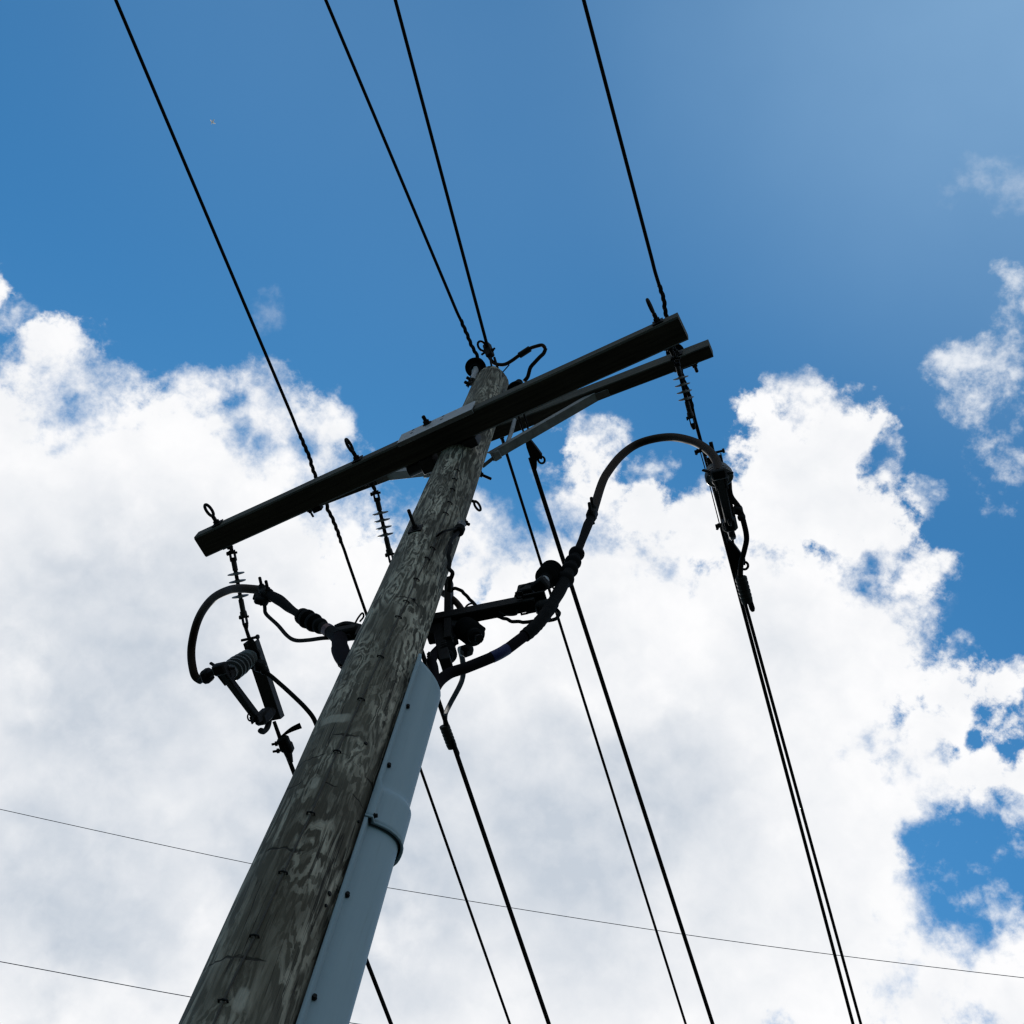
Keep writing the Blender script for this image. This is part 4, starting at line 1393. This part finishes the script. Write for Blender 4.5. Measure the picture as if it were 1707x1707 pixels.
b1 = at(908, 967, 6.98)
upright(ar, b1, at(925, 945, 7.20))
ar['label'] = 'black ribbed arrester standing over the square-holed plate at the bracket tip'
b2 = at(772, 1045, 6.76)
a2 = copy_tree(ar)
upright(a2, b2, at(803, 1068, 6.52))
a2['label'] = 'black arrester lying level, its round end facing out under the bracket bar'
b3 = at(742, 1078, 6.62)
a3 = copy_tree(ar)
upright(a3, b3, at(747, 1098, 6.45))
a3.scale = (0.8, 0.8, 0.8)
a3['label'] = 'black arrester pointing down next to the guard mouth'
mb = MB().bar(at(745, 1046, BZ - 0.02), at(782, 1054, BZ - 0.05), ZUP, 0.07, 0.07, 0.01)
mb.bar(at(770, 1088, 6.7), at(786, 1082, 6.74), ZUP, 0.05, 0.05, 0.012)
obj('cable_grip', mb, 'dark', br)
mb = MB().tube([at(767, 1086, 6.72), at(785, 1080, 6.76)], 0.024, 14)
obj('end_lug', mb, 'galv', br)
lead('bond_wire', [at(905, 969, 7.0), at(884, 972, 6.95), at(870, 978, 6.9), at(860, 990, 6.88), at(858, 1003, 6.85), at(862, 1020, 6.78), at(858, 1025, 6.76), at(842, 1025, 6.76), at(832, 1020, 6.78)], 0.0042, 'wire', 'thin bonding loop around the square-holed plate', 'wire')
lead('bond_wire', [at(919, 974, 7.0), at(923, 981, 6.97), at(929, 982, 6.95), at(934, 978, 6.97), at(937, 970, 7.0)], 0.0045, 'wire', 'tiny wire loop between the upright arrester and the termination', 'wire')
lead('bond_wire', [at(774, 1016, 6.88), at(779, 1009, 6.9), at(787, 1006, 6.9), at(792, 1012, 6.88), at(796, 1036, 6.82), at(803, 1044, 6.8), at(808, 1048, 6.78), at(806, 1053, 6.77)], 0.0045, 'wire', 'thin wire looping over the bracket bar near the pole', 'wire')
lead('bond_wire', [at(590, 1043, 7.05), at(597, 1030, 7.08), at(604, 1022, 7.1), at(606, 1028, 7.08), at(600, 1036, 7.05)], 0.0048, 'wire', 'thin wire hairpin at the left edge of the pole', 'wire')
lead('ground_lead', [at(441, 1004, 7.53), at(441.5, 1014, 7.5), at(444, 1024, 7.46), at(463, 1042, 7.35), at(479, 1060, 7.22), at(493, 1067.5, 7.15), at(514, 1067, 7.08), at(536, 1064, 7.0), at(552, 1063, 6.98)], 0.0105, 'wire', 'black lead drooping below the leaning termination on the left')
single('bolted_lug', MB().box(at(436, 1001, 7.55), *E3, 0.075, 0.045, 0.05, 0.01).bar(at(424, 992, 7.58), at(440, 1005, 7.54), ZUP, 0.05, 0.03, 0.008), 'dark', 'dark bolted lug at the tip of the leaning termination', 'connector')
lead('ground_lead', [at(750, 985, 6.98), at(754, 981, 6.98), at(763, 982, 6.97), at(776, 990, 6.95), at(791, 1006, 6.9), at(808, 1018, 6.86), at(823, 1025, 6.82), at(842, 1031, 6.77), at(858, 1036, 6.74), at(885, 1037, 6.72), at(915, 1037, 6.72), at(927, 1032, 6.74), at(931, 1022, 6.78), at(929, 1014, 6.8)], 0.0085, 'wire', 'twisted black grounding lead drooping from the bracket upright along the bar', 'cable', 8, 0.012)
lead('jumper_lead', [at(725, 975, 7.3), at(737, 988, 7.2), at(752, 997, 7.1), at(763, 1007, 7.0), at(770, 1018, 6.9), at(775, 1030, 6.82)], 0.0165, 'tube', 'brown lead curving down behind the bracket upright')
# spool knob on the pole with its tail
kb = on_pole(757, 884)
o = Vector((kb.x - P0.x, kb.y - P0.y, 0)).normalized()
t = thing('spool_insulator', kb, 'small pale spool with a black end, bolted to the pole above the bracket', 'insulator')
kc = kb + o * 0.035
obj('spool', MB().lathe(kc - ZUP * 0.01, ZUP, [(0, 0.024), (0.012, 0.024), (0.02, 0.018), (0.035, 0.018), (0.045, 0.023), (0.055, 0.023), (0.06, 0.015)], 16), 'grey', t)
obj('lower_cap', MB().lathe(kc - ZUP * 0.06, ZUP, [(0, 0.018), (0.008, 0.027), (0.05, 0.028), (0.054, 0.020)], 16), 'rubber', t)
obj('bracket', MB().tube([kb - o * 0.02, kc], 0.009), 'dark', t)
lead('ground_lead', [kc - ZUP * 0.04, at(751, 905, 7.1), at(749.5, 925, 6.98), at(749, 945, 6.9), at(753, 955, 6.86), at(750, 968, 6.85), at(748, 985, 6.85)], 0.010, 'wire', 'twisted black tail hanging from the pale spool to the bracket', 'cable', 8, 0.008)
lead('bond_wire', [kc + ZUP * -0.005, on_pole(742, 885, 0.05), on_pole(733, 890, 0.03), on_pole(728, 894, 0.003)], 0.0055, 'wire', 'short bent wire from the pale spool to the pole face', 'wire')

# ------------------------------------------------------------------ bird
def bird_mat():
    m = bpy.data.materials.new('white_feathers')
    m.use_nodes = True
    t = m.node_tree
    q = NG(t)
    b = t.nodes['Principled BSDF']
    b.inputs['Base Color'].default_value = (0.8, 0.8, 0.8, 1)
    b.inputs['Roughness'].default_value = 0.8
    tr = q.n('ShaderNodeBsdfTranslucent')
    tr.inputs['Color'].default_value = (0.85, 0.85, 0.85, 1)
    mx = q.n('ShaderNodeMixShader')
    mx.inputs[0].default_value = 0.6
    t.links.new(b.outputs[0], mx.inputs[1])
    t.links.new(tr.outputs[0], mx.inputs[2])
    t.links.new(mx.outputs[0], t.nodes['Material Output'].inputs[0])
    return m


bm_ = bird_mat()
bp_ = at(354.5, 203, 150)
k = mpp(bp_)
fwd = (at(352, 207, 150) - at(357, 199, 150)).normalized()
sd_ = ZUP.cross(fwd).normalized()
bird = thing('bird', bp_, 'tiny white bird soaring high in the blue sky', 'bird')
mb = MB().tube([bp_ + fwd * x * k for x in (5.0, 4.2, 3.0, 1.0, -1.5, -3.0, -4.2)], [r * k for r in (0.1, 0.6, 0.7, 1.2, 1.0, 0.7, 0.9)], 10)
obj('body', mb, bm_, bird)
for s in (-1, 1):
    w = [bp_ + fwd * a * k + sd_ * s * b * k + ZUP * c * k for a, b, c in ((1.6, 0.4, 0.1), (2.2, 2.2, 0.7), (0.6, 5.0, 0.9), (-0.8, 4.6, 0.8), (-0.4, 2.4, 0.5), (-1.2, 0.4, 0.1))]
    obj('wing', MB().prism(w, ZUP * 0.12 * k), bm_, bird)
